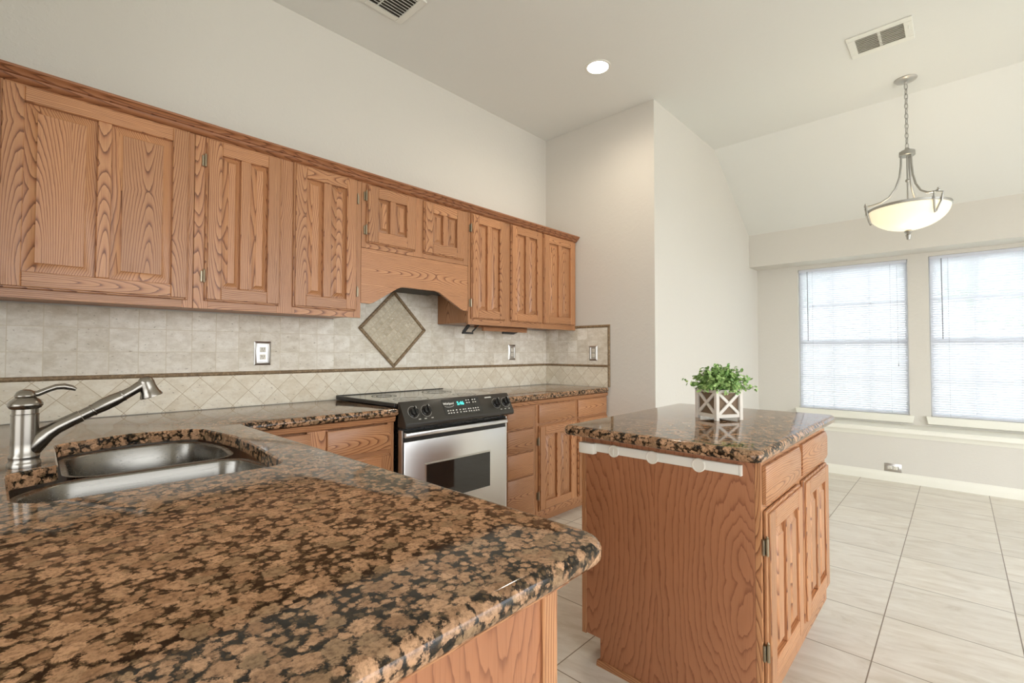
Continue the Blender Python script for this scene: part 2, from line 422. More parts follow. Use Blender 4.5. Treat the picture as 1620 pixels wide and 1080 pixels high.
def thing(name, label, cat, loc, group=None):
    o = bpy.data.objects.new(name, None); C.objects.link(o)
    o.location = loc; o.empty_display_size = 0.05
    o['label'] = label; o['category'] = cat; o['_o'] = list(loc)
    if group: o['group'] = group
    ROOTS.append(o); return o
def tag(o, label, cat, group=None):
    o['label'] = label; o['category'] = cat
    if group: o['group'] = group
    return o
def struct(o):
    o['kind'] = 'structure'; return o
def xf(loc, rot=(0, 0, 0)): return Matrix.Translation(loc) @ Euler(rot).to_matrix().to_4x4()
def axis_m(p, d):
    return Matrix.Translation(p) @ Vector(d).normalized().to_track_quat('Z', 'Y').to_matrix().to_4x4()
def text_mesh(body, size, mat4, ext=0.0004, bold=0.0):
    cu = bpy.data.curves.new('t', 'FONT'); cu.body = body; cu.size = size; cu.extrude = ext; cu.offset = bold
    cu.align_x = 'CENTER'; cu.align_y = 'CENTER'
    o = bpy.data.objects.new('t', cu); C.objects.link(o)
    bpy.context.view_layer.update()
    me = bpy.data.meshes.new_from_object(o.evaluated_get(bpy.context.evaluated_depsgraph_get()))
    bpy.data.objects.remove(o); bpy.data.curves.remove(cu)
    b = bmesh.new(); b.from_mesh(me); bpy.data.meshes.remove(me)
    bmesh.ops.transform(b, matrix=mat4, verts=b.verts[:])
    return b

# ------------------------------------------------------------------ the setting
XB, YB = -3.4, -3.6          # how far the open living area behind the camera is built
RY = -1.15                   # right side of the window nook
m = MB(); m.box((XB, YB, -0.06), (WX+0.12, WY+0.12, 0)); struct(m.build('floor', FLOOR))
m = MB(); m.box((XB, YB, CEIL), (4.665, WY+0.12, CEIL+0.08))
m.prism([(4.665, CEIL), (4.665, CEIL+0.08), (HX+0.06, 2.51+0.04), (HX, 2.51)], 'Y', YB, NY)
struct(m.build('ceiling', CEILM))
m = MB(); m.box((XB, WY, 0), (EX+0.1, WY+0.12, CEIL)); struct(m.build('wall_left', WALL))
m = MB(); m.prism([(EX, NY), (4.7, NY), (4.7, NY+0.1), (EX+0.1, NY+0.1), (EX+0.1, WY), (EX, WY)], 'Z', 0, CEIL)
m.prism([(4.7, 0), (WX+0.1, 0), (WX+0.1, 2.2), (HX+0.02, 2.51), (4.7, CEIL-0.02)], 'Y', NY, NY+0.1)
struct(m.build('wall_corner', WALL))
m = MB(); m.box((XB, YB-0.1, 0), (-0.6, YB, CEIL)); m.box((5.3, YB-0.1, 0), (WX, YB, CEIL)); m.box((-0.6, YB-0.1, 2.6), (5.3, YB, CEIL))  # unseen wall, added with a wide opening to steer the daylight
struct(m.build('wall_right_unseen', WALL))
m = MB(); m.box((XB-0.1, 1.2, 0), (XB, WY, CEIL)); m.box((XB-0.1, YB, 0), (XB, -3.0, CEIL)); m.box((XB-0.1, -3.0, 2.2), (XB, 1.2, CEIL))  # unseen wall, added to cut down the daylight from this side
struct(m.build('wall_back_unseen', WALL))
m = MB(); m.box((-0.30, 2.15, 0), (-0.075, WY, CEIL)); struct(m.build('wall_side', WALL))
W1 = (0.345, 1.276, 0.600, 2.110); W2 = (-0.745, 0.191, 0.600, 2.115)
def front_wall(x0, x1, z0, z1, mb):
    ys = [YB, W2[0], W2[1], W1[0], W1[1], NY]
    mb.box((x0, ys[0], z0), (x1, ys[1], z1)); mb.box((x0, ys[2], z0), (x1, ys[3], z1)); mb.box((x0, ys[4], z0), (x1, ys[5], z1))
    for w in (W1, W2):
        mb.box((x0, w[0], z0), (x1, w[1], w[2])); mb.box((x0, w[0], w[3]), (x1, w[1], z1))
m = MB(); front_wall(WX, WX+0.10, 0.44, 2.16, m); struct(m.build('wall_front', WALL))
m = MB(); m.box((HX, YB, 0), (HX+0.05, NY, 0.442)); struct(m.build('wall_front_low', WALL))
m = MB(); m.box((HX, YB, 2.153), (WX+0.1, NY, 2.53)); struct(m.build('wall_front_header', WALL))
m = MB()
m.prism([(HX-0.03, 0.478), (HX-0.022, 0.500), (WX, 0.505), (WX, 0.46), (HX-0.012, 0.46), (HX-0.012, 0.448), (HX-0.022, 0.440), (HX, 0.425), (HX, 0.44), (HX+0.02, 0.47)][:4] + [(HX-0.03, 0.460)], 'Y', YB, NY)
m.prism([(HX-0.018, 0.460), (HX+0.01, 0.460), (HX+0.01, 0.418), (HX-0.006, 0.418), (HX-0.010, 0.440)], 'Y', YB, NY)
struct(m.build('trim_1', TRIM))
for i, w in enumerate((W1, W2)):
    m = MB(); y0, y1 = w[0]-0.035, w[1]+0.035
    m.prism([(y0, 0.600), (y1, 0.600), (y1-0.012, 0.528), (y0+0.012, 0.528)], 'X', WX-0.032, WX, bev=0.003)
    struct(m.build('trim_%d' % (i+2), TRIM))
m = MB()
m.prism([(HX-0.014, 0), (HX, 0), (HX, 0.088), (HX-0.005, 0.088), (HX-0.007, 0.074), (HX-0.012, 0.068), (HX-0.014, 0.05)], 'Y', YB, NY)
struct(m.build('baseboard_front', TRIM))
m = MB(); m.prism([(NY-0.014, 0), (NY, 0), (NY, 0.088), (NY-0.005, 0.088), (NY-0.012, 0.068)], 'X', EX+0.014, HX)
struct(m.build('baseboard_left', TRIM))
m = MB(); m.box((EX-0.014, NY, 0), (EX, 2.10, 0.088), 0.004); struct(m.build('baseboard_corner', TRIM))

# windows: vinyl frame, two sashes with muntins, glass
def window(name, w):
    y0, y1, z0, z1 = w; x0, x1 = WX+0.060, WX+0.098; zm = z0+(z1-z0)*0.475
    m = MB(); t = 0.028
    m.box((x0, y0, z0), (x1, y0+t, z1), 0.004); m.box((x0, y1-t, z0), (x1, y1, z1), 0.004)
    m.box((x0, y0+t, z0), (x1, y1-t, z0+t), 0.004); m.box((x0, y0+t, z1-t), (x1, y1-t, z1), 0.004)
    m.box((x0-0.005, y0+t, zm-0.017), (x1, y1-t, zm+0.017), 0.004)
    for k in (1, 2):
        yy = y0+(y1-y0)*k/3; m.box((x0+0.01, yy-0.006, z0+t), (x0+0.026, yy+0.006, z1-t), 0.003)
    for zz in ((z0+zm)/2, (zm+z1)/2): m.box((x0+0.01, y0+t, zz-0.006), (x0+0.026, y1-t, zz+0.006), 0.003)
    o = struct(m.build(name, VINYL))
    m = MB(); m.box((x0+0.016, y0+t, z0+t), (x0+0.020, y1-t, z1-t)); m.build('glass_pane', PANE, o)
window('window_1', W1); window('window_2', W2)

def blind(w, label):
    y0, y1, z0, z1 = w; y0 += 0.006; y1 -= 0.006; xc = WX+0.018
    t = thing('mini_blind', label, 'blind', (xc, (y0+y1)/2, z0), 'white mini blinds in the nook windows')
    m = MB(); m.box((xc-0.016, y0, z1-0.030), (xc+0.016, y1, z1-0.002), 0.003); m.build('headrail', SLAT, t)
    m = MB(); b = bmesh.new(); n = 66; top, bot = z1-0.04, z0+0.03
    a = R(-52)
    for i in range(n):
        z = bot+(top-bot)*i/(n-1); vs = []
        for k in range(4):
            s_ = -0.0125+0.025*k/3; hgt = 0.0022*(1-(s_/0.0125)**2)
            dx = s_*math.cos(a)-hgt*math.sin(a); dz = s_*math.sin(a)+hgt*math.cos(a)
            vs.append((b.verts.new((xc+dx, y0+0.004, z+dz)), b.verts.new((xc+dx, y1-0.004, z+dz))))
        for p, q in zip(vs, vs[1:]): b.faces.new((p[0], q[0], q[1], p[1]))
    ext = bmesh.ops.solidify(b, geom=b.faces[:], thickness=0.0006)
    m.merge(b, 0, True); m.build('slats', SLAT, t)
    m = MB(); m.box((xc-0.014, y0+0.002, z0+0.004), (xc+0.014, y1-0.002, z0+0.016), 0.003); m.build('bottom_rail', SLAT, t)
    m = MB()
    for f in (0.14, 0.86):
        yy = y0+(y1-y0)*f; m.tube([(xc-0.014, yy, z0+0.01), (xc-0.014, yy, z1-0.02)], 0.0009, 6)
    m.build('ladder_cord', CORD, t)
    yy = y1-0.085; m = MB(); m.tube([(xc-0.030, yy, z1-0.03), (xc-0.034, yy-0.003, 1.33)], 0.0042, 8); m.build('tilt_wand', CORD, t)
    yy = y0+0.075; m = MB(); m.tube([(xc-0.024, yy, z1-0.05), (xc-0.024, yy-0.004, 1.10)], 0.0012, 6); m.lathe([(0.001, 0.03), (0.006, 0.0), (0.0, 0.0)], xf((xc-0.024, yy-0.004, 1.07)), 10); m.build('lift_cord', CORD, t)
blind(W1, 'white mini blind in the window beside the left nook wall')
blind(W2, 'white mini blind in the window cut by the right edge of the photo')

# ------------------------------------------------------------------ exterior
m = MB(); m.box((WX+0.2, -14, -0.4), (22, 16, -0.3)); o = m.build('lawn', GRASS); struct(o)
t = thing('wooden_fence', 'weathered board fence standing outside beyond the nook windows', 'fence', (11, 1, -0.3))
m = MB()
for k in range(90): m.box((11, -9+k*0.22, -0.3), (11.02, -9+k*0.22+0.205, 1.45+rng.random()*0.02), 0.004)
m.build('boards', FENCE, t)
m = MB(); m.box((11.02, -9, 0.1), (11.07, 10.8, 0.2)); m.box((11.02, -9, 1.1), (11.07, 10.8, 1.2)); m.build('rail', FENCE, t)
def tree(x, y, h, r, label, seed):
    q = random.Random(seed)
    t = thing('tree', label, 'tree', (x, y, -0.3), 'trees behind the fence')
    m = MB(); m.tube([(x, y, -0.3), (x+0.1, y, h*0.4), (x, y+0.1, h*0.75)], [0.16, 0.12, 0.07], 10); m.build('trunk', BARK, t)
    m = MB(); b = bmesh.new()
    for k in range(1500):
        d = Vector((q.gauss(0, 1), q.gauss(0, 1), q.gauss(0, 1))).normalized()*(q.random()**0.4)*r
        c = Vector((x, y, h))+Vector((d.x, d.y, d.z*0.85))
        e = Euler((q.random()*6, q.random()*6, q.random()*6)).to_matrix(); s_ = 0.09+q.random()*0.09
        vs = [b.verts.new(c+e @ Vector(p)*s_) for p in ((-1, 0, 0), (0, -0.5, 0.1), (1, 0, 0), (0, 0.5, 0.1))]
        b.faces.new(vs)
    m.merge(b, 0); m.build('crown', TREE, t)
tree(14.2, 4.6, 3.3, 2.2, 'leafy tree outside, seen through the left window blind', 3)
tree(14.0, -1.2, 3.6, 2.3, 'leafy tree outside, seen through the right window blind', 5)

# ------------------------------------------------------------------ cabinet parts
def door(root, x0, x1, z0, z1, yf, hinge=None, stile=0.055, name='door', hz=None, mull=0.042, rtop=0.06, rbot=0.055):
    """two-panel raised oak door; yf = front face, thickness 20 mm"""
    yb = yf+0.020
    m = MB(); bv = 0.0025
    m.box((x0, yf, z0), (x0+stile, yb, z1), bv, 0); m.box((x1-stile, yf, z0), (x1, yb, z1), bv, 0)
    xc = (x0+x1)/2
    m.box((x0+stile, yf, z0), (x1-stile, yb, z0+rbot), bv, 1); m.box((x0+stile, yf, z1-rtop), (x1-stile, yb, z1), bv, 1)
    m.box((xc-mull/2, yf+0.0004, z0+rbot), (xc+mull/2, yb, z1-rtop), bv, 0)
    # stepped outer edge
    e = 0.007
    m.box((x0-e, yf+0.008, z0-e), (x0+0.004, yb, z1+e), 0.003, 0); m.box((x1-0.004, yf+0.008, z0-e), (x1+e, yb, z1+e), 0.003, 0)
    m.box((x0+0.004, yf+0.008, z0-e), (x1-0.004, yb, z0+0.004), 0.003, 1); m.box((x0+0.004, yf+0.008, z1-0.004), (x1-0.004, yb, z1+e), 0.003, 1)
    d = m.build(name, OAKS, root)
    for a, b_ in ((x0+stile, xc-mull/2), (xc+mull/2, x1-stile)):
        m = MB(); ins = min(0.030, (b_-a)*0.27)
        m.frustum_panel(a-0.001, b_+0.001, z0+rbot-0.001, z1-rtop+0.001, yf+0.017, yf+0.002, ins, 0)
        m.build('raised_panel', OAK_Z, d)
    if hinge:
        xh = x0-0.010 if hinge == 'L' else x1+0.010
        h = z1-z0
        for zz in (z0+min(0.10, h*0.2), z1-min(0.10, h*0.2)):
            m = MB(); m.tube([(xh, yf+0.008, zz-0.026), (xh, yf+0.008, zz+0.026)], 0.0048, 10)
            m.lathe([(0.003, 0), (0.004, 0.004), (0.0, 0.009)], xf((xh, yf+0.008, zz+0.026)), 8)
            s_ = 1 if hinge == 'L' else -1
            m.box((xh-s_*0.012, yf+0.013, zz-0.024), (xh+s_*0.006, yf+0.0195, zz+0.024), 0.001)
            m.build('hinge', HINGE, d)
    return d
def drawer(root, x0, x1, z0, z1, yf, name='drawer_front'):
    m = MB(); b = bmesh.new(); yb = yf+0.020; i = 0.016
    o = [b.verts.new((x, yb, z)) for x, z in ((x0-.004, z0-.004), (x1+.004, z0-.004), (x1+.004, z1+.004), (x0-.004, z1+.004))]
    l1 = [b.verts.new((x, yf+0.010, z)) for x, z in ((x0-.004, z0-.004), (x1+.004, z0-.004), (x1+.004, z1+.004), (x0-.004, z1+.004))]
    l2 = [b.verts.new((x, yf+0.0075, z)) for x, z in ((x0, z0), (x1, z0), (x1, z1), (x0, z1))]
    l3 = [b.verts.new((x, yf, z)) for x, z in ((x0+i, z0+i), (x1-i, z0+i), (x1-i, z1-i), (x0+i, z1-i))]
    for A, B in ((o, l1), (l1, l2), (l2, l3)):
        for k in range(4):
            j = (k+1) % 4; b.faces.new((A[k], A[j], B[j], B[k]))
    b.faces.new(l3); b.faces.new(o[::-1]); bmesh.ops.recalc_face_normals(b, faces=b.faces[:])
    m.merge(b, 0)
    return m.build(name, OAK_X, root)
def frame(root, x0, x1, z0, z1, yf, stiles, rails, th=0.02):
    """face frame boards: stiles = (xa, xb), rails = (za, zb[, xa, xb])"""
    m = MB()
    for a, b_ in stiles: m.box((a, yf, z0), (b_, yf+th, z1), 0.001, 0)
    for r in rails:
        xa, xb = (r[2], r[3]) if len(r) > 2 else (x0, x1)
        m.box((xa, yf+0.0003, r[0]), (xb, yf+th, r[1]), 0.001, 1)
    return m.build('face_frame', OAKS, root)

# ------------------------------------------------------------------ upper cabinets
UF = 2.43; UD = 2.41; UB, UT = 1.392, 2.168
GU = 'oak wall cabinets along the tiled wall'
def carcass(t, x0, x1, z0, z1, yf, yb=WY-0.002, mats=OAK_Z):
    m = MB(); m.box((x0, yf+0.02, z0+0.012), (x1, yb, z1), 0.001)
    return m.build('carcass', mats, t)
t = thing('wall_cabinet', 'oak wall cabinet with one wide two-panel door above the sink faucet', 'cabinet', (0.25, UF, UB), GU)
carcass(t, -0.072, 0.553, UB, UT, UF)
frame(t, -0.072, 0.553, UB, UT, UF, [(-0.072, -0.03), (0.515, 0.553)], [(UB, UB+0.05, -0.03, 0.515), (UT-0.04, UT, -0.03, 0.515)])
door(t, -0.025, 0.527, 1.432, 2.150, UD, stile=0.056, rtop=0.055)
t = thing('wall_cabinet', 'oak wall cabinet with two narrow doors left of the range hood', 'cabinet', (0.955, UF, UB), GU)
carcass(t, 0.555, 1.352, UB, UT, UF)
frame(t, 0.555, 1.352, UB, UT, UF, [(0.555, 0.61), (0.905, 0.99), (1.31, 1.352)], [(UB, UB+0.05, 0.61, 0.905), (UB, UB+0.05, 0.99, 1.31), (UT-0.04, UT, 0.61, 0.905), (UT-0.04, UT, 0.99, 1.31)])
door(t, 0.602, 0.908, 1.434, 2.148, UD, 'L')
door(t, 0.985, 1.314, 1.434, 2.150, UD, 'R')
# hood cabinet with scalloped valance
t = thing('hood_cabinet', 'oak cabinet with two small doors and a scalloped valance over the range', 'cabinet', (1.752, UF, 1.48), GU)
m = MB(); m.box((1.354, UF+0.02, 1.80), (2.150, WY-0.002, UT), 0.001); m.build('carcass', OAK_Z, t)
frame(t, 1.354, 2.150, 1.79, UT, UF, [(1.354, 1.385), (1.70, 1.775), (2.105, 2.150)], [(1.79, 1.835, 1.385, 1.70), (1.79, 1.835, 1.775, 2.105), (UT-0.04, UT, 1.385, 1.70), (UT-0.04, UT, 1.775, 2.105)])
door(t, 1.388, 1.706, 1.826, 2.145, UD, 'L', stile=0.062, rtop=0.062, rbot=0.065, mull=0.04)
door(t, 1.780, 2.100, 1.826, 2.145, UD, None, stile=0.062, rtop=0.062, rbot=0.065, mull=0.04)
pts = [(1.354, 1.789), (1.354, 1.477), (1.412, 1.476), (1.435, 1.484), (1.59, 1.577), (1.615, 1.588), (1.64, 1.592), (1.88, 1.592), (1.905, 1.587), (1.93, 1.574), (2.085, 1.492), (2.105, 1.483), (2.150, 1.480), (2.150, 1.789)]
m = MB(); m.prism(pts, 'Y', UF+0.002, UF+0.022, 0, 0.0012); m.build('valance', OAK_X, t)
t = thing('range_hood', 'dark metal vent hood insert tucked up behind the scalloped oak valance', 'range hood', (1.752, 2.6, 1.62))
m = MB(); m.prism([(UF+0.03, 1.60), (UF+0.03, 1.79), (WY-0.01, 1.79), (WY-0.01, 1.64), (WY-0.05, 1.606)], 'X', 1.362, 2.142, 0, 0.002); m.build('hood_body', BLACKM, t)
m = MB(); m.box((1.50, UF+0.07, 1.594), (2.0, WY-0.08, 1.606), 0.002); m.build('grease_filter', VENTD, t)
t = thing('wall_cabinet', 'oak wall cabinet with three narrow doors right of the range hood', 'cabinet', (2.78, UF, UB), GU)
carcass(t, 2.152, 3.400, UB, UT, UF)
frame(t, 2.152, 3.400, UB, UT, UF, [(2.152, 2.19), (2.495, 2.58), (2.915, 2.965), (3.36, 3.400)],
      [(UB, UB+0.045, a, b) for a, b in ((2.19, 2.495), (2.58, 2.915), (2.965, 3.36))] + [(UT-0.04, UT, a, b) for a, b in ((2.19, 2.495), (2.58, 2.915), (2.965, 3.36))])
door(t, 2.180, 2.498, 1.438, 2.152, UD, 'L'); door(t, 2.574, 2.918, 1.438, 2.152, UD, None); door(t, 2.958, 3.362, 1.438, 2.152, UD, None)
m = MB()
cp = [(WY-0.003, 2.1695), (WY-0.003, 2.206), (UF-0.045, 2.206), (UF-0.045, 2.197), (UF-0.036, 2.192), (UF-0.030, 2.181), (UF-0.022, 2.178), (UF-0.018, 2.168), (UF-0.012, 2.164), (UF-0.004, 2.160), (UF-0.0015, 2.157), (UF-0.0015, 2.1695)]
m.prism(cp, 'X', -0.072, 3.4035); o = m.build('crown_moulding', m_oak('oak_crown', 'X', lin(164, 110, 74), lin(144, 90, 57), lin(100, 60, 36)))
tag(o, 'dark-stained oak crown moulding running along the tops of the wall cabinets', 'moulding')

# under-cabinet bracket and wood strip
t = thing('under_cabinet_rack', 'black hinged bracket and oak strip hanging under the right wall cabinet', 'rack', (2.6, 2.60, 1.392))
def flatbar(m, a, b_, w, y0, y1):
    d = Vector((b_[0]-a[0], b_[1]-a[1])).normalized(); n = Vector((-d.y, d.x))*w/2
    m.prism([(a[0]+n.x, a[1]+n.y), (a[0]-n.x, a[1]-n.y), (b_[0]-n.x, b_[1]-n.y), (b_[0]+n.x, b_[1]+n.y)], 'Y', y0, y1, 0, 0.001)
m = MB(); flatbar(m, (2.31, 1.402), (2.255, 1.345), 0.026, 2.594, 2.600); flatbar(m, (2.40, 1.402), (2.335, 1.350), 0.010, 2.590, 2.596); flatbar(m, (2.245, 1.341), (2.345, 1.341), 0.014, 2.588, 2.604)
m.lathe([(0.006, 0), (0.006, 0.004), (0, 0.006)], axis_m((2.268, 2.594, 1.346), (0, -1, 0)), 10)
m.build('bracket', BLACKM, t)
m = MB(); m.box((2.44, 2.58, 1.362), (2.93, 2.602, 1.392), 0.002); m.build('oak_strip', OAK_X, t)
m = MB(); m.prism([(2.655, 1.361), (2.83, 1.361), (2.775, 1.344), (2.655, 1.346)], 'Y', 2.585, 2.602, 0, 0.001); m.build('latch', BLACKM, t)
m = MB(); m.box((2.40, 2.603, 1.385), (2.96, 2.64, 1.4045), 0.001); m.build('mounting_rail', OAK_DK, t)

# ------------------------------------------------------------------ backsplash
t = thing('backsplash', 'travertine tile backsplash with diamond medallion on the long cabinet wall', 'backsplash', (1.7, WY, 0.914))
yf = WY-0.008
m = MB(); m.box((-0.074, yf, 1.096), (EX-0.009, WY-0.0005, 1.397)); m.box((1.356, yf, 1.397), (2.148, WY-0.0005, 1.64)); m.build('square_tiles', TILE[('X', 'square')], t)
m = MB(); m.box((-0.074, yf, 0.9145), (EX-0.009, WY-0.0005, 1.082)); m.build('diamond_tiles', TILE[('X', 'diamond')], t)
def rod(m, axis, a0, a1, c, z, r):
    pr = [(c-r*0.95*math.sin(q), z+r*math.cos(q)) for q in [R(180*i/8) for i in range(9)]]
    if axis == 'X': m.prism([(p[0], p[1]) for p in pr], 'X', a0, a1)
    else: m.prism([(p[0], p[1]) for p in pr], 'Y', a0, a1)
m = MB(); rod(m, 'X', -0.074, EX-0.009, yf+0.003, 1.089, 0.0105); m.build('stone_liner', LINER, t)
mc = (1.777, 1.355); hd = 0.232
m = MB(); m.prism([(mc[0]-hd, mc[1]), (mc[0], mc[1]-hd), (mc[0]+hd, mc[1]), (mc[0], mc[1]+hd)], 'Y', yf-0.004, yf+0.001); m.build('mosaic_medallion', MOSAIC, t)
m = MB(); H2 = 0.262
ring_o = [(mc[0]-H2, mc[1]), (mc[0], mc[1]-H2), (mc[0]+H2, mc[1]), (mc[0], mc[1]+H2)]
ring_i = [(mc[0]-hd, mc[1]), (mc[0], mc[1]-hd), (mc[0]+hd, mc[1]), (mc[0], mc[1]+hd)]
for k in range(4):
    j = (k+1) % 4; m.prism([ring_o[k], ring_o[j], ring_i[j], ring_i[k]], 'Y', yf-0.012, yf+0.001, 0, 0.004)
m.build('medallion_border', LINER, t)
t = thing('backsplash', 'short return of travertine backsplash on the end wall, edged in brown stone', 'backsplash', (EX, 2.42, 0.914))
xfz = EX-0.008; ye = 2.105
m = MB(); m.box((xfz, ye, 1.096), (EX-0.0005, WY-0.0085, 1.408)); m.build('square_tiles', TILE[('Y', 'square')], t)
m = MB(); m.box((xfz, ye, 0.9145), (EX-0.0005, WY-0.0085, 1.082)); m.build('diamond_tiles', TILE[('Y', 'diamond')], t)
m = MB(); rod(m, 'Y', ye, WY-0.012, xfz+0.003, 1.089, 0.0105); rod(m, 'Y', 2.082, UD+0.03, xfz+0.003, 1.420, 0.0115)
pr = [(xfz+0.003-0.0095*math.sin(R(180*i/8)), 2.094+0.0115*math.cos(R(180*i/8))) for i in range(9)]
m.prism(pr, 'Z', 0.9145, 1.4085); m.build('stone_liner', LINER, t)

# ------------------------------------------------------------------ outlets
GO = 'metal-framed wall outlets'
def outlet(cx, cz, w, h, wallpos, facing, label, group=GO, rot=False, recep=IVORY, plate=PEWTER):
    t = thing('wall_outlet', label, 'outlet', (cx if facing == 'Y' else wallpos, wallpos if facing == 'Y' else cx, cz), group)
    def P(u, d, z): return (cx+u, wallpos-d, cz+z) if facing == 'Y' else (wallpos-d, cx-u, cz+z)
    m = MB(); b = bmesh.new()
    L = []
    for s_, d in ((1.0, 0.0), (1.0, 0.003), (0.80, 0.010), (0.70, 0.010), (0.66, 0.007)):
        fx, fz = w/2-(1-s_)*w*0.62, h/2-(1-s_)*w*0.62
        L.append([b.verts.new(P(x, d, z)) for x, z in ((-fx, -fz), (fx, -fz), (fx, fz), (-fx, fz))])
    for A, B in zip(L, L[1:]):
        for k in range(4): b.faces.new((A[k], A[(k+1) % 4], B[(k+1) % 4], B[k]))
    b.faces.new(L[-1]); bmesh.ops.recalc_face_normals(b, faces=b.faces[:]); m.merge(b); m.build('cover_plate', plate, t)
    for s_ in (-1, 1):
        m = MB(); o_ = (0.0, s_*0.020) if not rot else (s_*0.020, 0.0)
        a, b_ = P(o_[0]-0.015, 0.0065, o_[1]-0.014), P(o_[0]+0.015, 0.0105, o_[1]+0.014)
        m.box([min(p, q) for p, q in zip(a, b_)], [max(p, q) for p, q in zip(a, b_)], 0.003, 0, 2)
        r = m.build('receptacle', recep, t)
        m = MB()
        for u, z, hh in ((-0.006, 0.004, 0.004), (0.006, 0.004, 0.0035), (0.0, -0.007, 0.0025)):
            a, b_ = P(o_[0]+u-0.0012, 0.010, o_[1]+z-hh), P(o_[0]+u+0.0012, 0.0112, o_[1]+z+hh)
            m.box([min(p, q) for p, q in zip(a, b_)], [max(p, q) for p, q in zip(a, b_)])
        m.build('slots', BLACKM, r)
outlet(0.955, 1.194, 0.085, 0.128, yf, 'Y', 'outlet in a silver frame on the tile left of the medallion')
outlet(2.934, 1.201, 0.085, 0.128, yf, 'Y', 'outlet in a silver frame on the tile right of the range')
outlet(2.243, 1.195, 0.080, 0.124, xfz, 'X', 'outlet in a silver frame on the end wall tile return')
outlet(0.457, 0.128, 0.128, 0.076, HX, 'X', 'sideways outlet low on the wall under the nook windows', rot=True)

# ------------------------------------------------------------------ base cabinets
BF, BD = 2.12, 2.10; CZ0, CZ = 0.876, 0.914
GB = 'oak base cabinets along the tiled wall'
t = thing('base_cabinet', 'oak base cabinet in the corner between the sink counter and the range', 'cabinet', (1.0, BF, 0), GB)
m = MB(); m.box((0.66, BF+0.02, 0.10), (1.372, WY-0.02, CZ0-0.001), 0.001); m.box((0.66, BF+0.08, 0.0), (1.372, WY-0.02, 0.10)); m.build('carcass', OAK_DK, t)
frame(t, 0.66, 1.372, 0.10, CZ0-0.001, BF, [(0.66, 0.69), (0.925, 1.02), (1.335, 1.372)], [(0.845, CZ0-0.001, 0.69, 0.925), (0.845, CZ0-0.001, 1.02, 1.335), (0.68, 0.72, 0.69, 0.925), (0.68, 0.72, 1.02, 1.335), (0.10, 0.15, 0.69, 0.925), (0.10, 0.15, 1.02, 1.335)])
m = MB(); m.prism([(BF-0.012, 0.848), (BF-0.018, 0.872), (BF, 0.8755), (BF, 0.842)], 'X', 0.66, 1.372); m.build('apron_moulding', OAK_X, t)
drawer(t, 0.69, 0.932, 0.715, 0.832, BD); drawer(t, 1.018, 1.345, 0.715, 0.832, BD)
door(t, 0.69, 0.932, 0.14, 0.682, BD, None); door(t, 1.018, 1.345, 0.14, 0.682, BD, None)
def toe(t, x0, x1, y): 
    m = MB(); m.box((x0, y, 0.0), (x1, y+0.012, 0.099), 0.001, 1); m.build('toe_kick', OAKS, t)
t = thing('base_cabinet', 'narrow oak base cabinet with four drawers beside the range', 'cabinet', (2.35, BF, 0), GB)
m = MB(); m.box((2.190, BF+0.02, 0.075), (2.498, WY-0.02, CZ0-0.001), 0.001); m.build('carcass', OAK_DK, t)
frame(t, 2.190, 2.498, 0.075, CZ0-0.001, BF, [(2.190, 2.212), (2.458, 2.498)], [(0.835, CZ0-0.001, 2.212, 2.458), (0.68, 0.70, 2.212, 2.458), (0.525, 0.545, 2.212, 2.458), (0.363, 0.383, 2.212, 2.458), (0.075, 0.12, 2.212, 2.458)])
m = MB(); m.prism([(BF-0.012, 0.848), (BF-0.018, 0.872), (BF, 0.8755), (BF, 0.842)], 'X', 2.190, 2.498); m.build('apron_moulding', OAK_X, t)
for z0, z1 in ((0.702, 0.832), (0.548, 0.682), (0.386, 0.528), (0.115, 0.366)): drawer(t, 2.210, 2.460, z0, z1, BD)
toe(t, 2.190, 2.498, BF+0.055)
t = thing('base_cabinet', 'oak base cabinet with two drawers and doors ending at the white wall', 'cabinet', (2.95, BF, 0), GB)
m = MB(); m.box((2.500, BF+0.02, 0.075), (3.398, WY-0.02, CZ0-0.001), 0.001); m.build('carcass', OAK_DK, t)
frame(t, 2.500, 3.398, 0.075, CZ0-0.001, BF, [(2.500, 2.530), (2.935, 2.995), (3.375, 3.398)], [(z0, z1, a, b) for z0, z1 in ((0.835, CZ0-0.001), (0.68, 0.72), (0.075, 0.12)) for a, b in ((2.53, 2.935), (2.995, 3.375))])
m = MB(); m.prism([(BF-0.012, 0.848), (BF-0.018, 0.872), (BF, 0.8755), (BF, 0.842)], 'X', 2.500, 3.398); m.build('apron_moulding', OAK_X, t)
for x0, x1 in ((2.527, 2.940), (2.990, 3.382)):
    drawer(t, x0, x1, 0.717, 0.832, BD)
    door(t, x0, x1, 0.115, 0.686, BD, 'L' if x0 < 2.9 else None)
toe(t, 2.500, 3.398, BF+0.055)

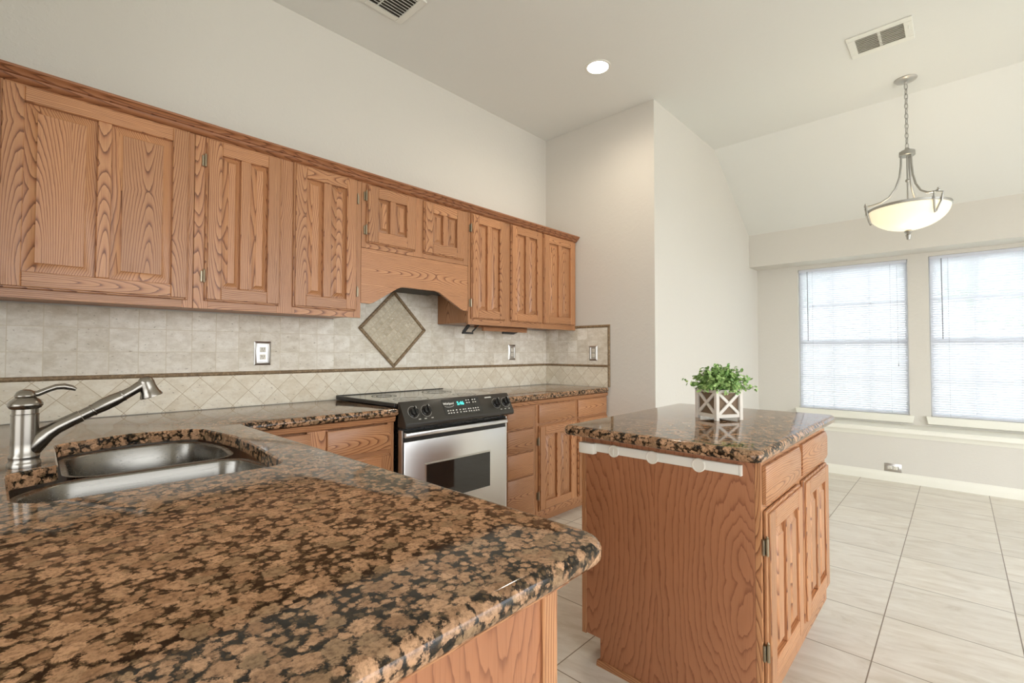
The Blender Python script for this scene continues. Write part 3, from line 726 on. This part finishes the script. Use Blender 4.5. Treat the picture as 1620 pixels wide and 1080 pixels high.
# ------------------------------------------------------------------ granite tops
def roundpoly(pts, n=6):
    """pts: (x, y, r) corner list -> smooth outline"""
    out = []; N = len(pts)
    for i in range(N):
        p = Vector(pts[i][:2]); r = pts[i][2]
        a = Vector(pts[i-1][:2])-p; b = Vector(pts[(i+1) % N][:2])-p
        if r <= 0: out.append(p); continue
        a.normalize(); b.normalize(); ang = a.angle(b); d = r/math.tan(ang/2)
        c = p+(a+b).normalized()*(r/math.sin(ang/2))
        s0, s1 = p+a*d-c, p+b*d-c
        th = s0.angle(s1)
        for k in range(n+1):
            f = k/n; out.append(c+(s0*math.sin((1-f)*th)+s1*math.sin(f*th))/math.sin(th))
    return out
def offset(poly, d):
    N = len(poly); out = []
    for i in range(N):
        p0, p, p1 = poly[i-1], poly[i], poly[(i+1) % N]
        e0 = (p-p0).normalized(); e1 = (p1-p).normalized()
        n0 = Vector((-e0.y, e0.x)); n1 = Vector((-e1.y, e1.x))
        k = (n0+n1); k = k/max(0.15, k.length_squared/2) if k.length > 1e-6 else n0
        out.append(p+k*d)
    return out
def slab(poly, hole, z0, z1, r=0.017):
    """CCW outline with a bullnose edge; hole = CW-agnostic cut-out"""
    b = bmesh.new()
    prof = [(r*(1-math.sin(q)), (z1-r)+r*math.cos(q)) for q in [R(90*i/5) for i in range(6)]]
    prof += [(r*(1-math.sin(q)), (z0+r)+r*math.cos(q)) for q in [R(90+90*i/5) for i in range(6)]]
    loops = []
    for d, z in prof:
        loops.append([b.verts.new((p.x, p.y, z)) for p in offset(poly, d)])
    N = len(poly)
    for A, B in zip(loops, loops[1:]):
        for i in range(N): b.faces.new((A[i], B[i], B[(i+1) % N], A[(i+1) % N]))
    hl = []
    if hole:
        for d, z in ((-0.004, z1), (0.0, z1-0.004), (0.0, z0+0.001), (0.0, z0)):
            hl.append([b.verts.new((p.x, p.y, z)) for p in offset(hole, d)])
        H = len(hole)
        for A, B in zip(hl, hl[1:]):
            for i in range(H): b.faces.new((A[i], B[i], B[(i+1) % H], A[(i+1) % H]))
    for L, Hh in ((loops[0], hl[0] if hole else None), (loops[-1], hl[-1] if hole else None)):
        ed = [b.edges.get((L[i], L[(i+1) % N])) for i in range(N)]
        if Hh: ed += [b.edges.get((Hh[i], Hh[(i+1) % len(Hh)])) for i in range(len(Hh))]
        bmesh.ops.triangle_fill(b, use_beauty=True, use_dissolve=False, edges=ed)
    bmesh.ops.recalc_face_normals(b, faces=b.faces[:])
    m = MB(); m.merge(b, 0, True); return m
PX, PY = 0.655, 0.395
poly = roundpoly([(-0.36, PY, 0.05), (PX, PY, 0.05), (PX, 2.085, 0.012), (1.378, 2.085, 0), (1.378, WY-0.009, 0), (-0.073, WY-0.009, 0), (-0.073, 2.14, 0), (-0.36, 2.14, 0)])
hole = roundpoly([(0.012, 1.272, 0.075), (0.500, 1.262, 0.055), (0.530, 1.60, 0), (0.540, 1.80, 0), (0.500, 2.085, 0.09), (0.30, 2.118, 0), (0.108, 2.03, 0.06), (0.096, 1.66, 0.03), (0.006, 1.62, 0.03)], 6)
o = slab(poly, hole, CZ0, CZ).build('countertop', GRANITE); tag(o, 'polished brown granite worktop with sink cut-out running from the peninsula to the range', 'countertop', 'brown granite worktops')
poly = roundpoly([(2.188, 2.085, 0), (3.375, 2.085, 0.02), (3.396, 2.10, 0), (3.396, WY-0.009, 0), (2.188, WY-0.009, 0)])
o = slab(poly, None, CZ0, CZ).build('countertop', GRANITE); tag(o, 'short polished granite worktop between the range and the white end wall', 'countertop', 'brown granite worktops')
poly = roundpoly([(1.487, 0.415, 0.03), (2.628, 0.415, 0.03), (2.628, 1.165, 0.03), (1.510, 1.145, 0.03)])
o = slab(poly, None, CZ0, CZ).build('countertop', GRANITE); tag(o, 'polished granite top on the kitchen island, under the potted plant', 'countertop', 'brown granite worktops')

# ------------------------------------------------------------------ peninsula base
t = thing('sink_base_cabinet', 'oak peninsula cabinet under the sink worktop in the foreground', 'cabinet', (0.28, 1.2, 0))
m = MB(); m.box((-0.05, 0.455, 0), (0.578, 0.475, 0.872), 0.001, 0); m.build('end_panel', PLY, t)
m = MB(); m.box((0.548, 0.449, 0), (0.581, 0.456, 0.852), 0.002, 0); m.build('corner_stile', OAK_Z, t)
m = MB(); m.prism([(0.452, 0.872), (0.430, 0.872), (0.430, 0.860), (0.436, 0.850), (0.448, 0.846), (0.456, 0.846)], 'X', -0.06, 0.590); m.build('apron_moulding', OAK_X, t)
m = MB(); m.box((0.558, 0.476, 0.10), (0.578, 2.118, 0.872), 0.001); m.build('front_panel', OAK_Z, t)
m = MB(); m.box((-0.05, 0.476, 0), (-0.03, 2.118, 0.872), 0.001); m.build('back_panel', OAK_Z, t)
m = MB(); m.box((-0.029, 0.476, 0.02), (0.557, 2.118, 0.04)); m.build('bottom_panel', OAK_Y, t)

# ------------------------------------------------------------------ sink
t = thing('sink', 'stainless double-bowl sink set under the granite worktop', 'sink', (0.28, 1.66, 0.68))
def bowl(pts, zr, depth, name):
    P = roundpoly(pts, 8); b = bmesh.new(); loops = []
    cx = sum(p.x for p in P)/len(P); cy = sum(p.y for p in P)/len(P)
    for d, z in ((-0.014, zr), (-0.003, zr), (0.0, zr-0.002), (0.002, zr-0.006), (0.008, zr-0.10), (0.016, zr-depth+0.04), (0.030, zr-depth+0.012), (0.055, zr-depth)):
        loops.append([b.verts.new((p.x, p.y, z)) for p in offset(P, d)])
    N = len(P)
    for A, B in zip(loops, loops[1:]):
        for i in range(N): b.faces.new((A[i], A[(i+1) % N], B[(i+1) % N], B[i]))
    c = b.verts.new((cx, cy, zr-depth-0.004))
    for i in range(N): b.faces.new((loops[-1][i], loops[-1][(i+1) % N], c))
    bmesh.ops.recalc_face_normals(b, faces=b.faces[:])
    m = MB(); m.merge(b, 0, True); o = m.build(name, SINKM, t, 50)
    m = MB(); m.lathe([(0.0, 0.0), (0.025, 0.0), (0.035, 0.004), (0.042, 0.004), (0.044, 0.0)], xf((cx, cy, zr-depth-0.002)), 24); m.build('drain', STEEL, o)
bowl([(0.118, 1.668, 0.07), (0.490, 1.660, 0.07), (0.512, 1.86, 0.15), (0.470, 2.04, 0.10), (0.30, 2.085, 0.3), (0.128, 2.00, 0.09)], 0.8745, 0.19, 'bowl')
bowl([(0.020, 1.285, 0.09), (0.480, 1.275, 0.09), (0.515, 1.45, 0.18), (0.490, 1.628, 0.07), (0.10, 1.636, 0.10), (0.022, 1.54, 0.10)], 0.8745, 0.21, 'bowl')

# ------------------------------------------------------------------ faucet
fx, fy = 0.036, 1.700
t = thing('faucet', 'brushed nickel pull-out faucet with lever handle beside the sink', 'faucet', (fx, fy, CZ))
m = MB(); m.lathe([(0.0, 0), (0.031, 0), (0.0315, 0.006), (0.030, 0.012), (0.0275, 0.019), (0.0285, 0.024), (0.0285, 0.029), (0.026, 0.034), (0.0258, 0.060), (0.0256, 0.128), (0.0262, 0.1285), (0.0262, 0.131), (0.0245, 0.1325), (0.0245, 0.144), (0.0285, 0.146), (0.0325, 0.153), (0.0322, 0.158), (0.027, 0.166), (0.021, 0.171), (0.0185, 0.1735)], xf((fx, fy, CZ)), 40); m.build('body', NICKEL, t)
def sp(l): return [(fx+dx, fy, CZ+dz) for dx, dz in l]
m = MB(); m.tube(sp([(-0.002, 0.030), (0.010, 0.045), (0.026, 0.066), (0.040, 0.080), (0.058, 0.0925), (0.080, 0.1045), (0.103, 0.1165)]), [0.020, 0.0235, 0.0225, 0.0195, 0.0172, 0.0162, 0.0158], 24, ref=(0, 1, 0)); m.build('spout', NICKEL, t)
m = MB(); m.tube(sp([(0.104, 0.117), (0.125, 0.1285), (0.1262, 0.129), (0.1285, 0.1305), (0.1297, 0.131), (0.150, 0.1425), (0.170, 0.1535), (0.188, 0.1635), (0.189, 0.164), (0.191, 0.165), (0.192, 0.1655), (0.212, 0.178), (0.228, 0.190), (0.240, 0.198)]),
                [0.0142, 0.0145, 0.0162, 0.0162, 0.0152, 0.0172, 0.0172, 0.0145, 0.0155, 0.0155, 0.0138, 0.0128, 0.014, 0.012], 24, ref=(0, 1, 0)); o = m.build('spray_wand', NICKEL, t)
ax = Vector((0.30, 0, -0.95))
m = MB(); m.lathe([(0.0, -0.006), (0.010, -0.004), (0.0165, 0.002), (0.019, 0.012), (0.0195, 0.026), (0.022, 0.040), (0.0275, 0.052), (0.0272, 0.055), (0.022, 0.055), (0.0, 0.053)], axis_m((fx+0.238, fy, CZ+0.211), ax), 32); m.build('spray_head', NICKEL, o)
m = MB(); m.lathe([(0.0195, 0.1735), (0.0205, 0.175), (0.0205, 0.178), (0.0195, 0.180), (0.016, 0.187), (0.009, 0.1915), (0, 0.193)], xf((fx, fy, CZ)), 32)
m.tube(sp([(0.014, 0.180), (0.022, 0.181), (0.040, 0.190), (0.055, 0.196), (0.070, 0.1965), (0.085, 0.192), (0.093, 0.187)]), [0.008, 0.0072, 0.0068, 0.0072, 0.0078, 0.0066, 0.004], 16, ref=(0, 1, 0)); m.build('lever_handle', NICKEL, t)

# ------------------------------------------------------------------ range
t = thing('range', 'slide-in electric range with stainless oven door and black control panel', 'range', (1.785, 2.4, 0))
RX0, RX1 = 1.387, 2.178
m = MB(); m.box((RX0+0.006, 2.105, 0.02), (RX1-0.004, WY-0.03, 0.90), 0.002); m.box((RX0+0.03, 2.16, 0.0), (RX1-0.03, WY-0.08, 0.03)); m.build('body', BLACK, t)
m = MB(); m.prism([(2.105, 0.937), (2.105, 0.917), (WY-0.02, 0.917), (WY-0.02, 0.934), (WY-0.03, 0.938)], 'X', RX0-0.008, RX1+0.012, 0, 0.002)
ck = m.build('cooktop', GLASSB, t)
for k, (cx, cy, r) in enumerate(((1.58, 2.27, 0.10), (1.58, 2.55, 0.075), (1.98, 2.27, 0.075), (1.98, 2.55, 0.10))):
    m = MB()
    m.lathe([(r, 0), (r, 0.0002), (r-0.004, 0.0002), (r-0.004, 0)], xf((cx, cy, 0.938)), 48, cap=False); m.lathe([(r*0.62, 0), (r*0.62, 0.0002), (r*0.62-0.003, 0.0002), (r*0.62-0.003, 0)], xf((cx, cy, 0.938)), 48, cap=False)
    m.build('burner_ring', RINGM, ck)
m = MB()
for a, b_ in ((RX0-0.012, RX0-0.002), (RX1+0.006, RX1+0.016)): m.box((a, 2.12, 0.9155), (b_, WY-0.015, 0.936), 0.002)
m.box((RX0-0.012, WY-0.020, 0.9155), (RX1+0.016, WY-0.012, 0.939), 0.002); m.build('cooktop_rim', BLACKM, t)
# slanted control panel: front face from (y 2.035, z .845) to (y 2.098, z .943)
pa, pb = Vector((0, 2.033, 0.845)), Vector((0, 2.088, 0.944))
m = MB(); m.prism([(pb.y, pb.z), (2.104, 0.944), (2.104, 0.815), (2.045, 0.812), (2.028, 0.820), (pa.y-0.004, 0.838), (pa.y, pa.z)], 'X', RX0-0.004, RX1+0.004, 0, 0.0025); cpn = m.build('control_panel', PANELB, t)
pd = (pb-pa); plen = pd.length; pd.normalize(); pn = Vector((0, -pd.z, pd.y))
def PP(x, f, out=0.0): p = pa+pd*plen*f+pn*out; return Vector((x, p.y, p.z))
PM = Matrix((Vector((1, 0, 0)), pd, pn)).transposed().to_4x4()
def pm(x, f, out=0.0006): return Matrix.Translation(PP(x, f, out)) @ PM
m = MB(); m.box((-0.138, -0.046, -0.001), (0.138, 0.048, 0.0008), 0.0008, mat=pm(1.785, 0.5)); m.build('touch_pad', GLASSB, cpn)
for x, f in ((1.448, 0.44), (1.530, 0.47), (2.052, 0.46), (2.132, 0.48)):
    m = MB(); m.lathe([(0.0, 0), (0.027, 0), (0.027, 0.003), (0.023, 0.006), (0.0215, 0.022), (0.018, 0.025), (0, 0.025)], pm(x, f), 32)
    m.box((-0.005, -0.023, 0.02), (0.005, 0.023, 0.034), 0.002, mat=pm(x, f)); k = m.build('knob', BLACK, t)
    m = MB(); m.box((-0.001, 0.010, 0.0338), (0.001, 0.022, 0.0345), mat=pm(x, f)); m.build('pointer', MARK, k)
def mark(name, x, f, out, hx, hy):
    m = MB(); m.box((-hx, -hy, 0), (hx, hy, 0.0004), mat=pm(x, f, out)); m.build(name, MARK, cpn)
for x in (1.475, 1.512, 1.556, 2.078, 2.112, 2.146): mark('knob_label', x, 0.09, 0.0006, 0.007, 0.0022)
for cx in (1.448, 1.530, 2.052, 2.132):
    m = MB(); m.lathe([(0.0315, 0.0), (0.0315, 0.0004), (0.0325, 0.0004), (0.0325, 0.0)], pm(cx, 0.46), 40, cap=False); m.build('dial_scale', MARK, cpn)
for gx in (1.672, 1.690, 1.708, 1.732, 1.758, 1.782, 1.798, 1.822, 1.838, 1.858, 1.876, 1.894):
    for f in (0.20, 0.33): mark('button', gx, f, 0.0016, 0.0045, 0.0028)
for gx in (1.824, 1.842, 1.872, 1.890):
    for f in (0.66, 0.80): mark('button', gx, f, 0.0016, 0.0045, 0.0028)
mark('panel_label', 2.0, 0.84, 0.0006, 0.026, 0.0035)
m = MB(); m.merge(text_mesh('Whirlpool', 0.018, pm(1.690, 0.70, 0.0018), bold=0.0003))
m.tube([pm(1.690, 0.62, 0.0018) @ Vector((0.034*math.cos(a), 0.012*math.sin(a), 0)) for a in [R(200+i*14) for i in range(11)]], 0.0009, 6); m.build('logo', MARK, cpn)
m = MB(); m.merge(text_mesh('5:46', 0.030, pm(1.775, 0.66, 0.0018), bold=0.0006)); m.build('clock_digits', TEAL, cpn)
# oven door
DX0, DX1 = 1.402, 2.150
m = MB(); m.box((DX0, 2.070, 0.195), (DX1, 2.104, 0.738), 0.004, seg=2)
d = m.build('oven_door', STEEL, t)
m = MB(); b = bmesh.new(); m.box((1.53, 2.064, 0.392), (2.016, 2.071, 0.612), 0.003); w_ = m.build('window_trim', STEEL, d)
m = MB(); m.box((1.538, 2.0625, 0.400), (2.008, 2.0655, 0.604), 0.001); m.build('oven_window', GLASSB, d)
m = MB(); m.box((DX0, 2.074, 0.738), (DX1, 2.104, 0.763), 0.002); m.build('handle_recess', BLACKM, d)
m = MB(); m.prism([(2.052, 0.764), (2.052, 0.784), (2.060, 0.790), (2.104, 0.790), (2.104, 0.764), (2.066, 0.760)], 'X', DX0, DX1, 0, 0.002); m.build('handle', STEEL, d)
for a_ in (DX1+0.004, DX0-0.014): m = MB(); m.box((a_, 2.075, 0.06), (a_+0.010, 2.104, 0.80), 0.001); m.build('side_trim', STEEL, t)
m = MB(); m.box((DX0, 2.074, 0.06), (DX1, 2.104, 0.186), 0.004); m.build('storage_drawer', STEEL, t)

# ------------------------------------------------------------------ island
t = thing('kitchen_island', 'oak kitchen island cabinet with a plain plywood end under granite', 'island', (2.05, 0.78, 0))
IX0, IX1, IY0, IY1 = 1.585, 2.53, 0.463, 1.103
m = MB(); m.prism([(IY0, 0.10), (IY0+0.06, 0.10), (IY0+0.06, 0.0), (1.020, 0.0), (1.020, 0.10), (IY1, 0.10), (IY1, 0.8755), (IY0, 0.8755)], 'X', IX0+0.018, IX1, 0); m.build('carcass', OAK_Z, t)
m = MB(); m.prism([(IY0, 0.0), (1.020, 0.0), (1.020, 0.10), (IY1-0.02, 0.10), (IY1-0.02, 0.8755), (IY0, 0.8755)], 'X', IX0, IX0+0.0175, 0, 0.001); m.build('end_panel', PLY, t)
m = MB(); m.box((IX0-0.001, IY1-0.0195, 0.095), (IX0+0.018, IY1, 0.8755), 0.001); m.build('corner_stile', OAK_Z, t)
m = MB(); m.prism([(IX0-0.012, 0.0), (IX0-0.001, 0.0), (IX0-0.001, 0.02), (IX0-0.006, 0.019), (IX0-0.011, 0.013)], 'Y', IY0, 1.030); m.box((IX0-0.001, 1.0205, 0), (IX0+0.3, 1.030, 0.019), 0.002); m.build('shoe_moulding', OAK_Y, t)
frame(t, IX0, IX1, 0.10, 0.8755, IY0-0.019, [(IX0, 1.61), (1.995, 2.085), (2.48, IX1)], [(z0, z1, a, b) for z0, z1 in ((0.845, 0.8755), (0.70, 0.745), (0.10, 0.20)) for a, b in ((1.61, 1.995), (2.085, 2.48))], th=0.0185)
IFD = IY0-0.040
for x0, x1, hg in ((1.600, 2.012, 'L'), (2.072, 2.490, None)):
    drawer(t, x0, x1, 0.738, 0.848, IFD)
    door(t, x0+0.004, x1, 0.19, 0.708, IFD, hg, stile=0.058)
# outlet raceway strip
t = thing('outlet_strip', 'white plastic outlet strip screwed across the island end panel', 'outlet strip', (IX0, 0.81, 0.825))
m = MB(); m.box((IX0-0.012, 0.503, 0.816), (IX0-0.0005, 1.046, 0.848), 0.002); m.build('channel', WHITEP, t)
m = MB(); m.box((IX0-0.030, 1.030, 0.806), (IX0-0.0012, 1.098, 0.848), 0.004, seg=2); m.lathe([(0.0, 0.0015), (0.0025, 0.001), (0.003, 0)], axis_m((IX0-0.016, 1.098, 0.826), (0, 1, 0)), 8, mi=1); m.build('end_box', [WHITEP, VENTD], t)
for yy in (0.950, 0.795, 0.630):
    m = MB(); m.lathe([(0.023, 0), (0.023, 0.005), (0.021, 0.0075), (0.018, 0.0075), (0.017, 0.006), (0.0, 0.006)], axis_m((IX0-0.0105, yy, 0.829), (-1, 0, 0)), 28)
    if yy > 0.9: m.box((IX0-0.022, yy-0.003, 0.829-0.014), (IX0-0.0165, yy+0.003, 0.829+0.010), 0.002)
    m.build('outlet_cover', IVORY, t)
m = MB(); m.box((IX0-0.014, 0.496, 0.815), (IX0-0.0005, 0.5028, 0.849), 0.001); m.build('end_cap', IVORY, t)

# ------------------------------------------------------------------ potted plant
pcx, pcy = 2.12, 0.76
t = thing('potted_plant', 'small leafy green plant in a white lattice box on the island', 'plant', (pcx, pcy, CZ))
PMx = Matrix.Translation((pcx, pcy, CZ)) @ Matrix.Rotation(R(60), 4, 'Z')
S, Hh = 0.060, 0.132
m = MB()
for sx in (-1, 1):
    for sy in (-1, 1): m.box((sx*S-0.008, sy*S-0.008, 0), (sx*S+0.008, sy*S+0.008, Hh), 0.0015, mat=PMx)
for k in range(4):
    Q = PMx @ Matrix.Rotation(R(90*k), 4, 'Z')
    m.box((-S+0.008, -S-0.005, 0.012), (S-0.008, -S+0.005, 0.026), 0.001, mat=Q); m.box((-S+0.008, -S-0.005, Hh-0.016), (S-0.008, -S+0.005, Hh-0.003), 0.001, mat=Q)
    L = math.hypot(2*S-0.016, Hh-0.042); a = math.atan2(Hh-0.042, 2*S-0.016)
    for sg in (-1, 1):
        m.box((-L/2, -S-0.005+0.001*sg, -0.0065), (L/2, -S+0.003+0.001*sg, 0.0065), 0.001, mat=Q @ Matrix.Translation((0, 0, (Hh+0.010)/2)) @ Matrix.Rotation(sg*a, 4, 'Y'))
m.build('lattice_box', PLW, t)
m = MB()
for k in range(4): m.box((-S+0.004, -S+0.004, 0.014), (S-0.004, -S+0.010, Hh-0.006), mat=PMx @ Matrix.Rotation(R(90*k), 4, 'Z'))
m.box((-S+0.006, -S+0.006, 0.014), (S-0.006, S-0.006, Hh-0.02), mat=PMx, mi=1)
m.build('inner_box', [PLB, SOIL], t)
q = random.Random(21)
ml, ms = MB(), MB(); bl = bmesh.new()
pc = Vector((pcx, pcy, CZ+Hh-0.02))
for i in range(300):
    th = q.random()*2*math.pi; el = R(8+82*q.random()**0.8)
    ln = 0.085+0.055*q.random()
    d = Vector((math.cos(th)*math.cos(el)*1.05, math.sin(th)*math.cos(el)*1.05, math.sin(el)*0.85))
    p0 = pc+Vector((q.uniform(-.035, .035), q.uniform(-.035, .035), 0)); p1 = p0+d*ln*0.6+Vector((0, 0, 0.014)); p2 = p0+d*ln+Vector((0, 0, -0.012*math.cos(el)))
    if i % 2 == 0: ms.tube([p0, p1, p2], [0.0011, 0.0009, 0.0006], 5)
    for k in range(9):
        f = 0.35+0.65*k/8
        c = (p0*(1-f)**2+p1*2*f*(1-f)+p2*f*f)+Vector((q.gauss(0, .004), q.gauss(0, .004), q.gauss(0, .004)))
        n = (d+Vector((q.gauss(0, .7), q.gauss(0, .7), q.gauss(0.3, .6)))).normalized()
        e = n.to_track_quat('Z', 'Y').to_matrix() @ Matrix.Rotation(q.random()*6.28, 3, 'Z')
        L_ = q.uniform(0.0060, 0.0100); W_ = L_*0.75
        sh = [(-1, 0, 0), (-0.5, 0.8, .12), (0.3, 0.9, .15), (1, 0, 0), (0.3, -0.9, .15), (-0.5, -0.8, .12)]
        vs = [bl.verts.new(c+e @ Vector((a*L_, b_*W_, z*L_))) for a, b_, z in sh]
        bl.faces.new((vs[0], vs[1], vs[2], vs[3])); bl.faces.new((vs[0], vs[3], vs[4], vs[5]))
ml.merge(bl, 0); ms.build('stems', STEM, t); ml.build('foliage', LEAF, t)

# ------------------------------------------------------------------ pendant lamp
lx, ly = 4.392, 0.243
t = thing('pendant_lamp', 'silver pendant lamp with glowing alabaster bowl hanging in the window nook', 'lamp', (lx, ly, CEIL))
m = MB(); m.lathe([(0.0, 0), (0.066, 0), (0.066, -0.004), (0.058, -0.012), (0.030, -0.020), (0.010, -0.024), (0.008, -0.036), (0, -0.036)], xf((lx, ly, CEIL)), 40); m.build('canopy', PEWTER, t)
m = MB(); n = 13; ztop, zbot = CEIL-0.036, 2.664
for i in range(n):
    zc = ztop+(zbot-ztop)*(i+0.5)/n; hl_ = abs(zbot-ztop)/n*0.66; wv = 0.010
    a = R(35 if i % 2 else 125); jx = 0.004*math.sin(i*1.1)
    m.tube([(lx+jx+wv*math.cos(p)*math.cos(a), ly+wv*math.cos(p)*math.sin(a), zc+hl_*math.sin(p)) for p in [R(30*k) for k in range(12)]], 0.0024, 8, closed=True)
m.tube([(lx+0.003, ly, ztop), (lx+0.007, ly+0.003, (ztop+zbot)/2), (lx, ly, zbot)], 0.0013, 6); m.build('chain', PEND, t)
m = MB(); m.lathe([(0.0, 2.672), (0.010, 2.668), (0.016, 2.655), (0.034, 2.648), (0.046, 2.640), (0.047, 2.612), (0.043, 2.608), (0.0, 2.608)], xf((lx, ly, 0)), 36); m.build('hub', PEND, t)
m = MB(); m.tube([(lx, ly, 2.61), (lx, ly, 2.10)], 0.005, 10); m.lathe([(0.0, -0.014), (0.010, -0.010), (0.014, 0), (0.010, 0.010), (0, 0.014)], xf((lx, ly, 2.43)), 20); m.build('centre_rod', PEND, t)
RIM, RZ = 0.232, 2.232
for k in range(3):
    a = R(103+120*k); ca, sa = math.cos(a), math.sin(a)
    pr = [(0.034, 2.612), (0.036, 2.54), (0.045, 2.46), (0.068, 2.385), (0.108, 2.325), (0.160, 2.292), (0.215, 2.280), (RIM+0.012, 2.278)]
    m = MB(); m.tube([(lx+r*ca, ly+r*sa, z) for r, z in pr], 0.0065, 10)
    m.lathe([(0, -0.012), (0.009, -0.010), (0.011, 0.0), (0.006, 0.008), (0.008, 0.014), (0.0, 0.020)], xf((lx+(RIM+0.012)*ca, ly+(RIM+0.012)*sa, 2.282)), 14)
    # triangular loop gripping the bowl
    lp = [(-0.030, 2.272), (0.030, 2.272), (0.026, 2.215), (0.006, 2.150), (0.0, 2.142), (-0.010, 2.165), (-0.026, 2.225)]
    rr = lambda z: RIM+0.010-max(0.0, (2.235-z))*0.28
    m.tube([(lx+rr(z)*ca-s_*sa, ly+rr(z)*sa+s_*ca, z) for s_, z in lp], 0.0066, 8, closed=True); m.build('arm', PEND, t)
m = MB()
bp_ = [(RIM*math.sin(R(q_)), 2.075+(RZ-2.075)*(1-math.cos(R(q_)))) for q_ in range(2, 91, 8)]
prof = [(0.012, 2.074)]+bp_+[(RIM, RZ)]; prof += [(r-0.005 if r > 0.02 else r, z+0.004) for r, z in prof[::-1]]
m.lathe(prof, xf((lx, ly, 0)), 64, cap=False); m.build('bowl_shade', BOWL, t)
m = MB(); m.lathe([(RIM-0.004, RZ-0.010), (RIM+0.005, RZ-0.008), (RIM+0.006, RZ+0.006), (RIM-0.002, RZ+0.010), (RIM-0.006, RZ+0.004), (RIM-0.004, RZ-0.010)], xf((lx, ly, 0)), 64, cap=False); m.build('rim', PEND, t)
m = MB(); m.lathe([(0.0, 2.004), (0.010, 2.007), (0.014, 2.028), (0.018, 2.040), (0.012, 2.046), (0.020, 2.054), (0.026, 2.066), (0.018, 2.074), (0, 2.074)], xf((lx, ly, 0)), 24); m.build('finial', PEND, t)
pl = bpy.data.lights.new('pendant_bulb', 'POINT'); pl.energy = 1.3; pl.color = (1.0, 0.90, 0.74); pl.shadow_soft_size = 0.035
po = bpy.data.objects.new('pendant_bulb', pl); C.objects.link(po); po.location = (lx-0.06, ly-0.03, 2.17)

# ------------------------------------------------------------------ recessed can light
def can(x, y, label):
    t = thing('recessed_light', label, 'ceiling light', (x, y, CEIL), 'recessed ceiling lights')
    m = MB(); m.lathe([(0.070, 0.0), (0.072, -0.004), (0.086, -0.004), (0.089, -0.001), (0.089, 0.0)], xf((x, y, CEIL)), 48, cap=False); m.build('trim_ring', WHITEM, t)
    m = MB(); m.lathe([(0.0, -0.0025), (0.071, -0.0025), (0.071, -0.0005), (0.0, -0.0005)], xf((x, y, CEIL)), 48, cap=False); m.build('lens', LAMPE, t)
    l = bpy.data.lights.new('can_lamp', 'SPOT'); l.energy = 22; l.color = (1.0, 0.88, 0.72); l.spot_size = R(165); l.spot_blend = 1.0; l.shadow_soft_size = 0.07
    o = bpy.data.objects.new('can_lamp', l); C.objects.link(o); o.location = (x, y, CEIL-0.012)
can(2.757, 1.778, 'round recessed light glowing in the flat ceiling')

# ------------------------------------------------------------------ ceiling vents
GV = 'white ceiling air vents'
t = thing('ceiling_vent', 'white two-section register in the ceiling near the pendant lamp', 'vent', (3.70, 0.325, CEIL), GV)
x0, x1, y0, y1 = 3.57, 3.84, 0.165, 0.485
m = MB()
for a in ((x0, y0, x0+0.045, y1), (x1-0.045, y0, x1, y1), (x0+0.045, y0, x1-0.045, y0+0.042), (x0+0.045, y1-0.042, x1-0.045, y1), (x0+0.045, 0.317, x1-0.045, 0.333)):
    m.box((a[0], a[1], CEIL-0.008), (a[2], a[3], CEIL-0.0002), 0.002)
m.build('frame', WHITEM, t)
m = MB(); m.box((x0+0.04, y0+0.04, CEIL-0.0012), (x1-0.04, y1-0.04, CEIL-0.0004)); m.build('duct_shade_sheet', DUCTL, t)  # no real opening: flat sheet, shade between the louvers in its colour
m = MB()
for k in range(9):
    xx = x0+0.054+k*0.0203
    m.box((-0.0075, y0+0.042, -0.0008), (0.0075, y1-0.042, 0.0008), mat=xf((xx, 0, CEIL-0.0075), (0, R(-40), 0)))
m.build('louvers', WHITEM, t)
m = MB(); m.tube([(3.66, 0.185, CEIL-0.008), (3.672, 0.185, CEIL-0.022)], 0.003, 8); m.build('damper_lever', WHITEM, t)
t = thing('ceiling_vent', 'square louvered return vent cut by the top edge of the photo', 'vent', (1.46, 2.265, CEIL), GV)
x0, x1, y0, y1 = 1.30, 1.582, 2.136, 2.398
m = MB()
for a in ((x0, y0, x0+0.04, y1), (x1-0.04, y0, x1, y1), (x0+0.04, y0, x1-0.04, y0+0.034), (x0+0.04, y1-0.034, x1-0.04, y1)): m.box((a[0], a[1], CEIL-0.010), (a[2], a[3], CEIL-0.0002), 0.003)
m.build('frame', WHITEM, t)
m = MB(); m.box((x0+0.03, y0+0.03, CEIL-0.0012), (x1-0.03, y1-0.03, CEIL-0.0004)); m.build('duct_shade_sheet', VENTD, t)  # flat dark sheet, painted shade behind the louvers
m = MB()
for k in range(9):
    yy = y0+0.042+k*0.0225
    m.box((x0+0.04, -0.008, -0.0008), (x1-0.04, 0.008, 0.0008), mat=xf((0, yy, CEIL-0.008), (R(50), 0, 0)))
m.box((x0+0.10, y0+0.034, CEIL-0.006), (x0+0.108, y1-0.034, CEIL-0.0015)); m.build('louvers', WHITEM, t)

for o in ROOTS:
    if '_o' in o: del o['_o']
